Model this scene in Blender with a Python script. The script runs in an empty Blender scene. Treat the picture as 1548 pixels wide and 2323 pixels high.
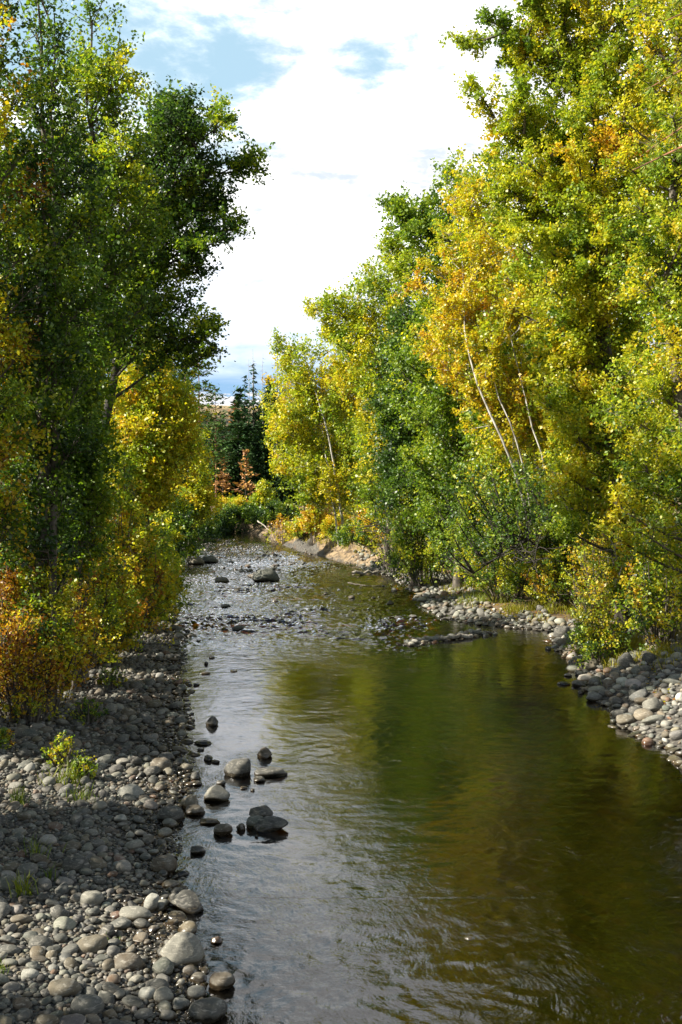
import bpy, math, random
import numpy as np
from mathutils import Vector, Matrix, noise as mnoise

# ------------------------------------------------------------------ camera, sky, sun, exposure
scene = bpy.context.scene
COL = scene.collection
F, IW, IH, HORIZON, CAM_H = 2491.0, 1548.0, 2323.0, 1110.0, 4.5
TILT = math.atan((IH / 2 - HORIZON) / F)
cam_data = bpy.data.cameras.new("camera")
cam = bpy.data.objects.new("camera", cam_data)
COL.objects.link(cam)
cam.location = (0, 0, CAM_H)
cam.rotation_euler = (math.pi / 2 - TILT, 0, 0)
cam_data.sensor_fit = 'VERTICAL'
cam_data.sensor_height = 24.0
cam_data.lens = 24.0 * F / IH
cam_data.clip_start = 0.1
cam_data.clip_end = 5000
scene.camera = cam

SUN_EL, SUN_AZ = math.radians(34), math.radians(-104)        # azimuth measured from +Y towards +X
SUN_DIR = Vector((math.cos(SUN_EL) * math.sin(SUN_AZ), math.cos(SUN_EL) * math.cos(SUN_AZ), math.sin(SUN_EL)))
sun_data = bpy.data.lights.new("sun", 'SUN')
sun_data.energy = 5.0
sun_data.angle = math.radians(0.5)
sun_data.color = (1.0, 0.94, 0.83)
sun = bpy.data.objects.new("sun", sun_data)
COL.objects.link(sun)
sun.rotation_euler = (-SUN_DIR).to_track_quat('-Z', 'Y').to_euler()
sun.location = (-60, -20, 60)

vs = scene.view_settings
vs.view_transform = 'Standard'
vs.look = 'None'
vs.exposure = 1.35
vs.gamma = 1.0
vs.use_curve_mapping = False
cy = scene.cycles
cy.max_bounces = 6
cy.diffuse_bounces = 2
cy.glossy_bounces = 2
cy.transmission_bounces = 3
cy.transparent_max_bounces = 6
cy.caustics_reflective = False
cy.caustics_refractive = False
cy.sample_clamp_indirect = 4.0


def pix_dir(px, py):
    t = TILT
    r = Vector((1, 0, 0)) * (px - IW / 2) + Vector((0, math.sin(t), math.cos(t))) * (IH / 2 - py) + Vector((0, math.cos(t), -math.sin(t))) * F
    return r


def W(px, py, Y):
    """The point at depth Y that stands at photo pixel (px, py)."""
    r = pix_dir(px, py)
    s = Y / r.y
    return Vector((r.x * s, Y, CAM_H + r.z * s))


def G(px, py, z=0.0):
    """The point at height z under photo pixel (px, py)."""
    r = pix_dir(px, py)
    s = (z - CAM_H) / r.z
    return Vector((r.x * s, r.y * s, z))


# node helpers
def nd(nt, typ, **kw):
    n = nt.nodes.new(typ)
    for k, v in kw.items():
        if k in n.inputs:
            n.inputs[k].default_value = v
        else:
            setattr(n, k, v)
    return n


def lk(nt, a, b):
    nt.links.new(a, b)


def mth(nt, op, a, b=None, clamp=False):
    n = nt.nodes.new('ShaderNodeMath')
    n.operation = op
    n.use_clamp = clamp
    for i, v in ((0, a), (1, b)):
        if v is None:
            continue
        if isinstance(v, (int, float)):
            n.inputs[i].default_value = v
        else:
            nt.links.new(v, n.inputs[i])
    return n.outputs[0]


def mapr(nt, v, a, b, c=0.0, d=1.0, smooth=True):
    n = nt.nodes.new('ShaderNodeMapRange')
    n.interpolation_type = 'SMOOTHSTEP' if smooth else 'LINEAR'
    nt.links.new(v, n.inputs['Value'])
    for k, x in (('From Min', a), ('From Max', b), ('To Min', c), ('To Max', d)):
        n.inputs[k].default_value = x
    return n.outputs[0]


def mixc(nt, fac, a, b, blend='MIX'):
    n = nt.nodes.new('ShaderNodeMix')
    n.data_type = 'RGBA'
    n.blend_type = blend
    n.clamp_factor = True
    for i, v in ((0, fac), (6, a), (7, b)):
        if isinstance(v, (int, float)):
            n.inputs[i].default_value = v
        elif isinstance(v, tuple):
            n.inputs[i].default_value = (*v, 1.0) if len(v) == 3 else v
        else:
            nt.links.new(v, n.inputs[i])
    return n.outputs[2]


def noise_tex(nt, vec, scale, detail=4.0, rough=0.55, dist=0.0):
    n = nt.nodes.new('ShaderNodeTexNoise')
    n.inputs['Scale'].default_value = scale
    n.inputs['Detail'].default_value = detail
    n.inputs['Roughness'].default_value = rough
    n.inputs['Distortion'].default_value = dist
    if vec is not None:
        nt.links.new(vec, n.inputs['Vector'])
    return n.outputs['Fac']


def mapping(nt, vec, scale=(1, 1, 1), rot=(0, 0, 0), loc=(0, 0, 0)):
    n = nt.nodes.new('ShaderNodeMapping')
    n.inputs['Scale'].default_value = scale
    n.inputs['Rotation'].default_value = rot
    n.inputs['Location'].default_value = loc
    nt.links.new(vec, n.inputs['Vector'])
    return n.outputs[0]


world = bpy.data.worlds.new("World")
scene.world = world
world.use_nodes = True


def build_world():
    nt = world.node_tree
    nt.nodes.clear()
    out = nd(nt, 'ShaderNodeOutputWorld')
    bg = nd(nt, 'ShaderNodeBackground', Strength=0.05)
    sky = nd(nt, 'ShaderNodeTexSky', sky_type='NISHITA', sun_disc=False)
    sky.sun_elevation = SUN_EL
    sky.sun_rotation = SUN_AZ % (2 * math.pi)
    sky.altitude = 500
    sky.air_density = 1.0
    sky.dust_density = 0.5
    sky.ozone_density = 1.5
    tc = nd(nt, 'ShaderNodeTexCoord')
    d = tc.outputs['Generated']
    sep = nd(nt, 'ShaderNodeSeparateXYZ')
    lk(nt, d, sep.inputs[0])
    el = sep.outputs['Z']
    # cloud sheet: direction projected on a flat layer overhead
    zc = mth(nt, 'ADD', mth(nt, 'MAXIMUM', el, 0.0), 0.16)
    comb = nd(nt, 'ShaderNodeCombineXYZ')
    lk(nt, mth(nt, 'DIVIDE', sep.outputs['X'], zc), comb.inputs[0])
    lk(nt, mth(nt, 'DIVIDE', sep.outputs['Y'], zc), comb.inputs[1])
    p = comb.outputs[0]
    n1 = noise_tex(nt, mapping(nt, p, loc=(3.1, 7.7, 0)), 4.2, 8.0, 0.58, 0.35)
    n2 = noise_tex(nt, mapping(nt, p, loc=(9.4, 1.2, 4)), 15.0, 6.0, 0.6, 0.2)
    field = mth(nt, 'ADD', mth(nt, 'MULTIPLY', n1, 2.3), mth(nt, 'MULTIPLY', n2, 1.3))
    field = mth(nt, 'SUBTRACT', field, 1.8)

    def gap(px, py, rad, amt):
        v = pix_dir(px, py).normalized()
        dn = nd(nt, 'ShaderNodeVectorMath', operation='DISTANCE')
        lk(nt, d, dn.inputs[0])
        dn.inputs[1].default_value = v
        return mapr(nt, dn.outputs['Value'], rad, rad * 0.1, 0.0, amt)
    cover = mth(nt, 'ADD', field, 1.12)
    for g in GAPS:
        cover = mth(nt, 'SUBTRACT', cover, gap(*g))
    # broken cloud only over the part of the sky ahead; blue behind and high above
    ahead = mapr(nt, sep.outputs['Y'], 0.15, 0.75, 0.0, 1.0)
    cover = mth(nt, 'SUBTRACT', cover, mth(nt, 'MULTIPLY', mth(nt, 'SUBTRACT', 1.0, ahead), 0.75))
    high = mapr(nt, el, 0.53, 0.70, 0.0, 1.0)
    cover = mth(nt, 'SUBTRACT', cover, mth(nt, 'MULTIPLY', high, 1.3))
    mask = mapr(nt, cover, -0.15, 1.0, 0.0, 1.0)
    skyc = mixc(nt, 1.0, sky.outputs[0], (1.0, 1.08, 1.0), 'MULTIPLY')
    skyc = mixc(nt, mth(nt, 'MULTIPLY', mth(nt, 'MULTIPLY', ahead, mth(nt, 'SUBTRACT', 1.0, high)), 0.75), skyc, (4.9, 7.2, 8.7))       # thin high veil under the cloud gaps
    # the cloud bank fades to a blue grey veil towards the horizon, with one bright bank on the hill
    shade = mapr(nt, mth(nt, 'ADD', mth(nt, 'MULTIPLY', n2, 0.5), mth(nt, 'MULTIPLY', n1, 0.5)), 0.36, 0.60, 0.0, 1.0)
    cloud = mixc(nt, shade, (7.4, 7.6, 8.2), (17.0, 16.9, 16.6))
    e2 = mth(nt, 'ADD', el, mth(nt, 'MULTIPLY', mth(nt, 'SUBTRACT', n1, 0.5), 0.07))
    cloud = mixc(nt, mapr(nt, e2, 0.25, 0.13, 0.0, 1.0), cloud, (8.4, 9.4, 10.9))
    cloud = mixc(nt, mapr(nt, e2, 0.14, 0.085, 0.0, 1.0), cloud, (2.9, 4.9, 7.4))
    low = mapr(nt, mth(nt, 'ADD', el, mth(nt, 'MULTIPLY', mth(nt, 'SUBTRACT', n2, 0.5), 0.05)), 0.080, 0.088, 1.0, 0.0)
    cloud = mixc(nt, low, cloud, (9.0, 9.0, 9.2))
    lk(nt, mixc(nt, mask, skyc, cloud), bg.inputs['Color'])
    lk(nt, bg.outputs[0], out.inputs['Surface'])


GAPS = ((330, 150, 0.17, 0.80), (470, 195, 0.10, 0.42), (200, 60, 0.09, 0.22), (20, 60, 0.16, 0.55), (890, 125, 0.075, 0.62), (770, 150, 0.07, 0.45), (570, 80, 0.07, 0.35))
build_world()

# ------------------------------------------------------------------ tagging and linking
def tag(o, label=None, cat=None, group=None, kind=None):
    if label:
        o['label'] = label
    if cat:
        o['category'] = cat
    if group:
        o['group'] = group
    if kind:
        o['kind'] = kind
    return o


def empty(name, loc):
    o = bpy.data.objects.new(name, None)
    o.location = loc
    o.empty_display_size = 0.3
    COL.objects.link(o)
    return o


def link(name, me, parent=None, loc=None):
    o = bpy.data.objects.new(name, me)
    COL.objects.link(o)
    if loc is not None:
        o.location = loc
    if parent is not None:
        o.parent = parent
        o.matrix_parent_inverse = Matrix.Identity(4)
    return o


class MB:
    """Collects polygons (quads and tris) with a colour and a material index per face, then makes one mesh."""
    def __init__(self):
        self.v, self.loops, self.sizes, self.col, self.mi, self.sm = [], [], [], [], [], []
        self.nv = 0

    def add(self, verts, faces, col=None, mi=0, smooth=False):
        verts = np.asarray(verts, dtype=np.float32).reshape(-1, 3)
        faces = np.asarray(faces, dtype=np.int32)
        n, k = faces.shape
        self.v.append(verts)
        self.loops.append((faces + self.nv).ravel())
        self.sizes.append(np.full(n, k, np.int32))
        if col is None:
            col = (0.5, 0.5, 0.5)
        col = np.asarray(col, np.float32)
        if col.ndim == 1:
            col = np.tile(col, (n, 1))
        self.col.append(col)
        self.mi.append(np.full(n, mi, np.int32))
        self.sm.append(np.full(n, smooth, bool))
        self.nv += len(verts)

    def mesh(self, name, mats, origin=None):
        me = bpy.data.meshes.new(name)
        v = np.concatenate(self.v)
        if origin is not None:
            v = v - np.asarray(origin, np.float32)
        loops = np.concatenate(self.loops)
        sizes = np.concatenate(self.sizes)
        me.vertices.add(len(v))
        me.vertices.foreach_set('co', np.ascontiguousarray(v, np.float32).ravel())
        me.loops.add(len(loops))
        me.loops.foreach_set('vertex_index', loops)
        me.polygons.add(len(sizes))
        st = np.zeros(len(sizes), np.int32)
        st[1:] = np.cumsum(sizes)[:-1]
        me.polygons.foreach_set('loop_start', st)
        me.polygons.foreach_set('material_index', np.concatenate(self.mi))
        me.polygons.foreach_set('use_smooth', np.concatenate(self.sm))
        a = me.attributes.new('tint', 'FLOAT_COLOR', 'FACE')
        c = np.concatenate(self.col)
        c4 = np.ones((len(c), 4), np.float32)
        c4[:, :3] = c
        a.data.foreach_set('color', c4.ravel())
        for m in mats:
            me.materials.append(m)
        me.update(calc_edges=True)
        return me


def tube(mb, pts, rad, sides=8, col=None, mi=0, cap=True):
    pts = np.asarray(pts, np.float64)
    rad = np.asarray(rad, np.float64)
    n = len(pts)
    tan = np.gradient(pts, axis=0)
    tan /= np.linalg.norm(tan, axis=1)[:, None] + 1e-9
    ref = np.array([0.31, 0.95, 0.12]) if abs(tan[:, 2]).mean() > 0.6 else np.array([0.05, 0.1, 1.0])
    u = np.cross(tan, ref)
    u /= np.linalg.norm(u, axis=1)[:, None] + 1e-9
    w = np.cross(tan, u)
    a = np.linspace(0, 2 * np.pi, sides, endpoint=False)
    ring = pts[:, None, :] + rad[:, None, None] * (np.cos(a)[None, :, None] * u[:, None, :] + np.sin(a)[None, :, None] * w[:, None, :])
    v = ring.reshape(-1, 3)
    i = np.arange(n - 1)[:, None] * sides
    j = np.arange(sides)[None, :]
    k = (j + 1) % sides
    f = np.stack([i + j, i + k, i + sides + k, i + sides + j], -1).reshape(-1, 4)
    mb.add(v, f, col, mi, True)
    if cap:
        vv = np.vstack([ring[-1], pts[-1] + tan[-1] * rad[-1] * 0.6])
        ff = np.stack([np.arange(sides), (np.arange(sides) + 1) % sides, np.full(sides, sides)], -1)
        mb.add(vv, ff, col, mi, True)


def twigs(mb, a, b, r0, r1, col, mi):
    """Many straight thin three-sided twigs at once."""
    n = len(a)
    d = b - a
    L = np.linalg.norm(d, axis=1)[:, None] + 1e-9
    d = d / L
    ref = np.where(np.abs(d[:, 2:3]) > 0.8, np.array([[1.0, 0, 0]]), np.array([[0, 0, 1.0]]))
    u = np.cross(d, ref)
    u /= np.linalg.norm(u, axis=1)[:, None] + 1e-9
    w = np.cross(d, u)
    V = []
    for P, r in ((a, r0), (b, r1)):
        r = np.broadcast_to(np.asarray(r, float).reshape(-1, 1), (n, 1))
        for q in range(3):
            an = q * 2 * math.pi / 3
            V.append(P + r * (math.cos(an) * u + math.sin(an) * w))
    V = np.stack(V, 1).reshape(-1, 3)
    base = np.arange(n)[:, None, None] * 6
    F_ = np.array([[0, 1, 4, 3], [1, 2, 5, 4], [2, 0, 3, 5]])[None]
    mb.add(V, (base + F_).reshape(-1, 4), col, mi, True)


def leaves(mb, c, size, col, rng, up=0.15, aspect=0.72, mi=0, axis=None):
    """One rhombic leaf with a folded midrib line at each point c."""
    n = len(c)
    nrm = rng.normal(size=(n, 3))
    nrm /= np.linalg.norm(nrm, axis=1)[:, None]
    nrm[:, 2] = np.abs(nrm[:, 2]) + up
    nrm /= np.linalg.norm(nrm, axis=1)[:, None]
    t = rng.normal(size=(n, 3)) if axis is None else axis + rng.normal(size=(n, 3)) * 0.5
    t -= (t * nrm).sum(1)[:, None] * nrm
    t /= np.linalg.norm(t, axis=1)[:, None] + 1e-9
    b = np.cross(nrm, t)
    s = np.broadcast_to(np.asarray(size, float).reshape(-1, 1), (n, 1)) * (0.5 + 0.95 * rng.random((n, 1)))
    V = np.stack([c - t * s * 0.5, c + b * s * aspect * 0.5 - t * s * 0.08, c + t * s * 0.55, c - b * s * aspect * 0.5 - t * s * 0.08], 1).reshape(-1, 3)
    f = np.arange(n * 4).reshape(n, 4)
    mb.add(V, f, col, mi, False)


# smooth value noise on arrays
_rs = np.random.RandomState(7)
_tab = _rs.rand(256, 256)


def vnoise(x, y):
    xi, yi = np.floor(x).astype(int), np.floor(y).astype(int)
    fx, fy = x - xi, y - yi
    fx = fx * fx * (3 - 2 * fx)
    fy = fy * fy * (3 - 2 * fy)
    t = lambda a, b: _tab[a % 256, b % 256]
    return (t(xi, yi) * (1 - fx) + t(xi + 1, yi) * fx) * (1 - fy) + (t(xi, yi + 1) * (1 - fx) + t(xi + 1, yi + 1) * fx) * fy


def fbm(x, y, o=4):
    s, a, f = 0, 0.5, 1.0
    for i in range(o):
        s = s + a * vnoise(x * f + 17.3 * i, y * f + 5.1 * i)
        a *= 0.5
        f *= 2.03
    return s


# ------------------------------------------------------------------ materials
def new_mat(name):
    m = bpy.data.materials.new(name)
    m.use_nodes = True
    nt = m.node_tree
    nt.nodes.clear()
    out = nt.nodes.new('ShaderNodeOutputMaterial')
    return m, nt, out


def attr(nt, name):
    n = nt.nodes.new('ShaderNodeAttribute')
    n.attribute_name = name
    return n


def leaf_material(name, trans=0.45, gloss=0.035, rough=0.45):
    m, nt, out = new_mat(name)
    col = attr(nt, 'tint').outputs['Color']
    dif = nd(nt, 'ShaderNodeBsdfDiffuse')
    lk(nt, col, dif.inputs['Color'])
    tr = nd(nt, 'ShaderNodeBsdfTranslucent')
    lk(nt, mixc(nt, 1.0, col, (1.3, 1.3, 0.6), 'MULTIPLY'), tr.inputs['Color'])
    mx = nd(nt, 'ShaderNodeMixShader', Fac=trans)
    lk(nt, dif.outputs[0], mx.inputs[1])
    lk(nt, tr.outputs[0], mx.inputs[2])
    gl = nd(nt, 'ShaderNodeBsdfGlossy', Roughness=rough)
    gl.inputs['Color'].default_value = (0.9, 0.9, 0.85, 1)
    m2 = nd(nt, 'ShaderNodeMixShader', Fac=gloss)
    lk(nt, mx.outputs[0], m2.inputs[1])
    lk(nt, gl.outputs[0], m2.inputs[2])
    lk(nt, m2.outputs[0], out.inputs['Surface'])
    return m


M_LEAF = leaf_material('leaf', 0.5)
M_NEEDLE = leaf_material('needle', 0.12, 0.03, 0.5)
M_GRASS = leaf_material('grass_blade', 0.35, 0.04, 0.5)


def bark_material(name, c1, c2, scale=9.0, bump=0.5):
    m, nt, out = new_mat(name)
    tc = nd(nt, 'ShaderNodeTexCoord')
    p = tc.outputs['Object']
    n1 = noise_tex(nt, mapping(nt, p, scale=(1, 1, 0.22)), scale, 5, 0.65, 0.3)
    n2 = noise_tex(nt, p, 2.2, 3, 0.5)
    f = mapr(nt, mth(nt, 'ADD', mth(nt, 'MULTIPLY', n1, 0.75), mth(nt, 'MULTIPLY', n2, 0.3)), 0.4, 0.66)
    b = nd(nt, 'ShaderNodeBsdfPrincipled', Roughness=0.85)
    lk(nt, mixc(nt, f, c1, c2), b.inputs['Base Color'])
    bp = nd(nt, 'ShaderNodeBump', Strength=bump, Distance=0.03)
    lk(nt, n1, bp.inputs['Height'])
    lk(nt, bp.outputs[0], b.inputs['Normal'])
    lk(nt, b.outputs[0], out.inputs['Surface'])
    return m


M_BARK = bark_material('poplar_bark', (0.035, 0.028, 0.02), (0.15, 0.125, 0.095))
M_BARK_PALE = bark_material('pale_bark', (0.16, 0.14, 0.11), (0.55, 0.52, 0.46), 6.0, 0.25)
M_BARK_DARK = bark_material('dark_bark', (0.012, 0.01, 0.008), (0.05, 0.04, 0.03))
M_BARK_PINE = bark_material('pine_bark', (0.07, 0.03, 0.015), (0.30, 0.13, 0.06), 5.0)
M_DEADWOOD = bark_material('driftwood', (0.2, 0.17, 0.13), (0.5, 0.45, 0.37), 14.0, 0.3)


def stone_material(name, use_object_colour):
    m, nt, out = new_mat(name)
    if use_object_colour:
        base = nd(nt, 'ShaderNodeObjectInfo').outputs['Color']
    else:
        base = attr(nt, 'tint').outputs['Color']
    geo = nd(nt, 'ShaderNodeNewGeometry')
    p = geo.outputs['Position']
    n1 = noise_tex(nt, p, 9.0, 5, 0.6, 0.4)
    n2 = noise_tex(nt, p, 70.0, 3, 0.6)
    n3 = noise_tex(nt, mapping(nt, p, scale=(1, 1, 3.5), rot=(0.5, 0.3, 0.2)), 14.0, 2, 0.5, 0.8)
    c = mixc(nt, mapr(nt, n1, 0.3, 0.7, 0.0, 0.55), base, (0.16, 0.15, 0.12))
    c = mixc(nt, mapr(nt, n3, 0.52, 0.7, 0.0, 0.35), c, (0.5, 0.46, 0.38))
    c = mixc(nt, mapr(nt, n2, 0.35, 0.7, 0.0, 0.4), c, mixc(nt, 1.0, c, (0.45, 0.44, 0.42), 'MULTIPLY'))
    # stone wetted by the stream, dry above the waterline
    sz = nd(nt, 'ShaderNodeSeparateXYZ')
    lk(nt, p, sz.inputs[0])
    wet = mapr(nt, mth(nt, 'ADD', sz.outputs['Z'], mth(nt, 'MULTIPLY', mth(nt, 'SUBTRACT', n1, 0.5), 0.08)), 0.035, 0.085, 1.0, 0.0)
    c = mixc(nt, wet, c, mixc(nt, 1.0, c, (0.36, 0.31, 0.24), 'MULTIPLY'))
    b = nd(nt, 'ShaderNodeBsdfPrincipled')
    lk(nt, c, b.inputs['Base Color'])
    lk(nt, mapr(nt, wet, 0, 1, 0.82, 0.22), b.inputs['Roughness'])
    bp = nd(nt, 'ShaderNodeBump', Strength=0.5, Distance=0.012)
    lk(nt, mth(nt, 'ADD', n1, mth(nt, 'MULTIPLY', n2, 0.35)), bp.inputs['Height'])
    lk(nt, bp.outputs[0], b.inputs['Normal'])
    lk(nt, b.outputs[0], out.inputs['Surface'])
    return m


M_STONE = stone_material('river_stone', True)
M_STONES = stone_material('river_stone_mass', False)


def ground_material():
    m, nt, out = new_mat('river_ground')
    z = attr(nt, 'zone')
    sep = nd(nt, 'ShaderNodeSeparateColor')
    lk(nt, z.outputs['Color'], sep.inputs[0])
    gravel, hill, bed = sep.outputs[0], sep.outputs[1], sep.outputs[2]
    geo = nd(nt, 'ShaderNodeNewGeometry')
    p = geo.outputs['Position']
    n_big = noise_tex(nt, p, 0.35, 4, 0.6)
    n_mid = noise_tex(nt, p, 2.5, 5, 0.65)
    n_fine = noise_tex(nt, p, 30.0, 4, 0.65)
    vor = nd(nt, 'ShaderNodeTexVoronoi', Scale=16.0)
    lk(nt, p, vor.inputs['Vector'])
    vor2 = nd(nt, 'ShaderNodeTexVoronoi', Scale=4.2)
    lk(nt, mapping(nt, p, scale=(1, 0.8, 1)), vor2.inputs['Vector'])
    hsv = nd(nt, 'ShaderNodeSeparateColor')
    lk(nt, vor.outputs['Color'], hsv.inputs[0])
    # leaf litter and soil
    soil = mixc(nt, mapr(nt, n_mid, 0.35, 0.65), (0.05, 0.032, 0.018), (0.16, 0.105, 0.05))
    soil = mixc(nt, mapr(nt, n_fine, 0.55, 0.75, 0, 0.7), soil, (0.30, 0.2, 0.08))
    sp = nd(nt, 'ShaderNodeSeparateXYZ')
    lk(nt, geo.outputs['Position'], sp.inputs[0])
    cut = mth(nt, 'MULTIPLY', mapr(nt, sp.outputs['Y'], 58, 64), mapr(nt, mth(nt, 'ADD', sp.outputs['Z'], mth(nt, 'MULTIPLY', n_mid, 0.8)), 1.5, 1.9, 1.0, 0.0))
    soil = mixc(nt, mth(nt, 'MULTIPLY', cut, 0.85), soil, mixc(nt, mapr(nt, n_mid, 0.38, 0.6), (0.06, 0.04, 0.022), (0.30, 0.215, 0.12)))
    # fine gravel between the cobbles
    gr = mixc(nt, hsv.outputs[0], (0.04, 0.036, 0.03), (0.16, 0.145, 0.115))
    gr = mixc(nt, mapr(nt, vor.outputs['Distance'], 0.3, 0.6, 0, 0.6), gr, (0.035, 0.03, 0.025))
    # stony bed under brown water
    hs2 = nd(nt, 'ShaderNodeSeparateColor')
    lk(nt, vor2.outputs['Color'], hs2.inputs[0])
    bd = mixc(nt, hs2.outputs[1], (0.030, 0.015, 0.005), (0.36, 0.165, 0.042))
    bd = mixc(nt, mapr(nt, vor2.outputs['Distance'], 0.25, 0.6, 0, 0.6), bd, (0.05, 0.035, 0.015))
    bd = mixc(nt, mapr(nt, n_big, 0.35, 0.65, 0, 0.75), bd, (0.028, 0.016, 0.006))
    # dry grass hillside
    hl = mixc(nt, mapr(nt, noise_tex(nt, p, 0.12, 5, 0.6), 0.4, 0.6), (0.20, 0.13, 0.055), (0.42, 0.30, 0.13))
    hl = mixc(nt, mapr(nt, noise_tex(nt, p, 0.6, 4, 0.7), 0.52, 0.62, 0, 0.8), hl, (0.05, 0.05, 0.022))
    hl = mixc(nt, mth(nt, 'MULTIPLY', mapr(nt, noise_tex(nt, p, 0.16, 4, 0.65), 0.42, 0.56), mapr(nt, sp.outputs['Z'], 18.5, 22.5, 1.0, 0.3)), hl, (0.035, 0.035, 0.018))
    c = mixc(nt, gravel, soil, gr)
    c = mixc(nt, bed, c, bd)
    c = mixc(nt, hill, c, hl)
    b = nd(nt, 'ShaderNodeBsdfPrincipled', Roughness=0.9)
    lk(nt, c, b.inputs['Base Color'])
    hgt = mth(nt, 'ADD', mth(nt, 'MULTIPLY', vor.outputs['Distance'], -1.0), n_fine)
    hgt = mth(nt, 'ADD', hgt, mth(nt, 'MULTIPLY', mth(nt, 'MULTIPLY', vor2.outputs['Distance'], -3.0), bed))
    bp = nd(nt, 'ShaderNodeBump', Strength=0.7, Distance=0.03)
    lk(nt, hgt, bp.inputs['Height'])
    lk(nt, bp.outputs[0], b.inputs['Normal'])
    lk(nt, b.outputs[0], out.inputs['Surface'])
    return m


def water_material():
    m, nt, out = new_mat('stream_water')
    z = attr(nt, 'flow')
    sep = nd(nt, 'ShaderNodeSeparateColor')
    lk(nt, z.outputs['Color'], sep.inputs[0])
    rif = sep.outputs[0]
    geo = nd(nt, 'ShaderNodeNewGeometry')
    p = geo.outputs['Position']
    warp = nd(nt, 'ShaderNodeTexNoise', Scale=0.5, Detail=2.0)
    lk(nt, p, warp.inputs['Vector'])
    off = nd(nt, 'ShaderNodeVectorMath', operation='MULTIPLY_ADD')
    lk(nt, warp.outputs['Color'], off.inputs[0])
    off.inputs[1].default_value = (1.6, 1.6, 0)
    lk(nt, p, off.inputs[2])
    q = off.outputs[0]
    a1 = noise_tex(nt, mapping(nt, q, scale=(1.0, 0.55, 1), rot=(0, 0, 0.5)), 22.0, 3, 0.6, 0.6)
    a2 = noise_tex(nt, mapping(nt, q, scale=(1.0, 0.7, 1), rot=(0, 0, -0.35)), 8.0, 3, 0.55, 0.5)
    a3 = noise_tex(nt, mapping(nt, q, scale=(0.6, 1.1, 1)), 2.4, 3, 0.5, 0.3)
    patch = mapr(nt, noise_tex(nt, mapping(nt, p, scale=(1, 0.5, 1)), 0.45, 3, 0.6), 0.38, 0.66, 0.35, 1.0)
    h = mth(nt, 'ADD', mth(nt, 'MULTIPLY', a1, 0.30), mth(nt, 'MULTIPLY', a2, 0.55))
    h = mth(nt, 'ADD', h, mth(nt, 'MULTIPLY', a3, 0.9))
    h = mth(nt, 'MULTIPLY', h, mth(nt, 'MULTIPLY', patch, mapr(nt, rif, 0, 1, 0.35, 2.2, False)))
    bp = nd(nt, 'ShaderNodeBump', Strength=1.0, Distance=0.02)
    lk(nt, h, bp.inputs['Height'])
    fr = nd(nt, 'ShaderNodeFresnel', IOR=1.52)
    lk(nt, bp.outputs[0], fr.inputs['Normal'])
    gl = nd(nt, 'ShaderNodeBsdfGlossy', Roughness=0.035)
    gl.inputs['Color'].default_value = (1, 1, 1, 1)
    lk(nt, bp.outputs[0], gl.inputs['Normal'])
    tr = nd(nt, 'ShaderNodeBsdfTransparent')
    tr.inputs['Color'].default_value = (0.84, 0.58, 0.26, 1)
    mx = nd(nt, 'ShaderNodeMixShader')
    lk(nt, mth(nt, 'MULTIPLY', fr.outputs[0], 1.0, True), mx.inputs[0])
    lk(nt, tr.outputs[0], mx.inputs[1])
    lk(nt, gl.outputs[0], mx.inputs[2])
    lk(nt, mx.outputs[0], out.inputs['Surface'])
    return m


# ------------------------------------------------------------------ river course and terrain
def _edge(pts):
    w = [G(*p) for p in pts]
    return np.array([q.y for q in w]), np.array([q.x for q in w])


_ly, _lx = _edge([(430, 2323), (440, 2200), (400, 2090), (390, 1950), (392, 1860), (400, 1760), (400, 1680), (405, 1600), (398, 1520), (400, 1450), (368, 1390), (345, 1335), (340, 1290), (355, 1255), (385, 1222), (330, 1208)])
_ry, _rx = _edge([(1548, 1720), (1460, 1675), (1392, 1640), (1335, 1560), (1310, 1510), (1262, 1455), (1250, 1432), (1075, 1418), (1000, 1400), (955, 1375), (945, 1345), (905, 1312), (800, 1280), (700, 1256), (640, 1236), (605, 1218), (560, 1208)])
_ly = np.concatenate([[-60, 4], _ly, [135, 170]])
_lx = np.concatenate([[-1.2, -1.2], _lx, [-60, -90]])
_ry = np.concatenate([[-60, 4, 12], _ry, [125, 170]])
_rx = np.concatenate([[5.2, 5.2, 5.4], _rx, [-34, -66]])


def xl(y):
    return np.interp(y, _ly, _lx)


def xr(y):
    return np.interp(y, _ry, _rx)


_beach_y = [0, 20, 23, 28, 36, 45, 60, 100]
_beach_w = [6.5, 5.2, 3.7, 3.2, 1.3, 0.4, 0.3, 0.5]
_rs_y = [0, 18, 30, 36, 56, 64, 100, 130]
_rs_s = [0.36, 0.36, 0.38, 0.10, 0.12, 0.7, 0.7, 0.3]
_rs_h = [1.2, 1.2, 1.2, 0.5, 0.7, 1.5, 1.6, 1.4]
_bar = [(G(597, 1309), 1.5), (G(590, 1285), 2.7), (G(580, 1266), 3.6), (G(540, 1248), 4.2), (G(470, 1226), 3.4), (G(430, 1218), 1.6)]
_spit = [(G(925, 1463), 0.28), (G(1000, 1450), 0.34), (G(1080, 1440), 0.55), (G(1110, 1436), 0.6)]


def ridge(x, y, line, n=24):
    best = np.full(np.shape(x), -1e9)
    for (p, r), (q, s) in zip(line[:-1], line[1:]):
        for t in np.linspace(0, 1, n // 2, endpoint=False):
            cx, cy_, rr = p.x + (q.x - p.x) * t, p.y + (q.y - p.y) * t, r + (s - r) * t
            best = np.maximum(best, 1 - np.hypot(x - cx, (y - cy_)) / rr)
    return best


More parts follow.
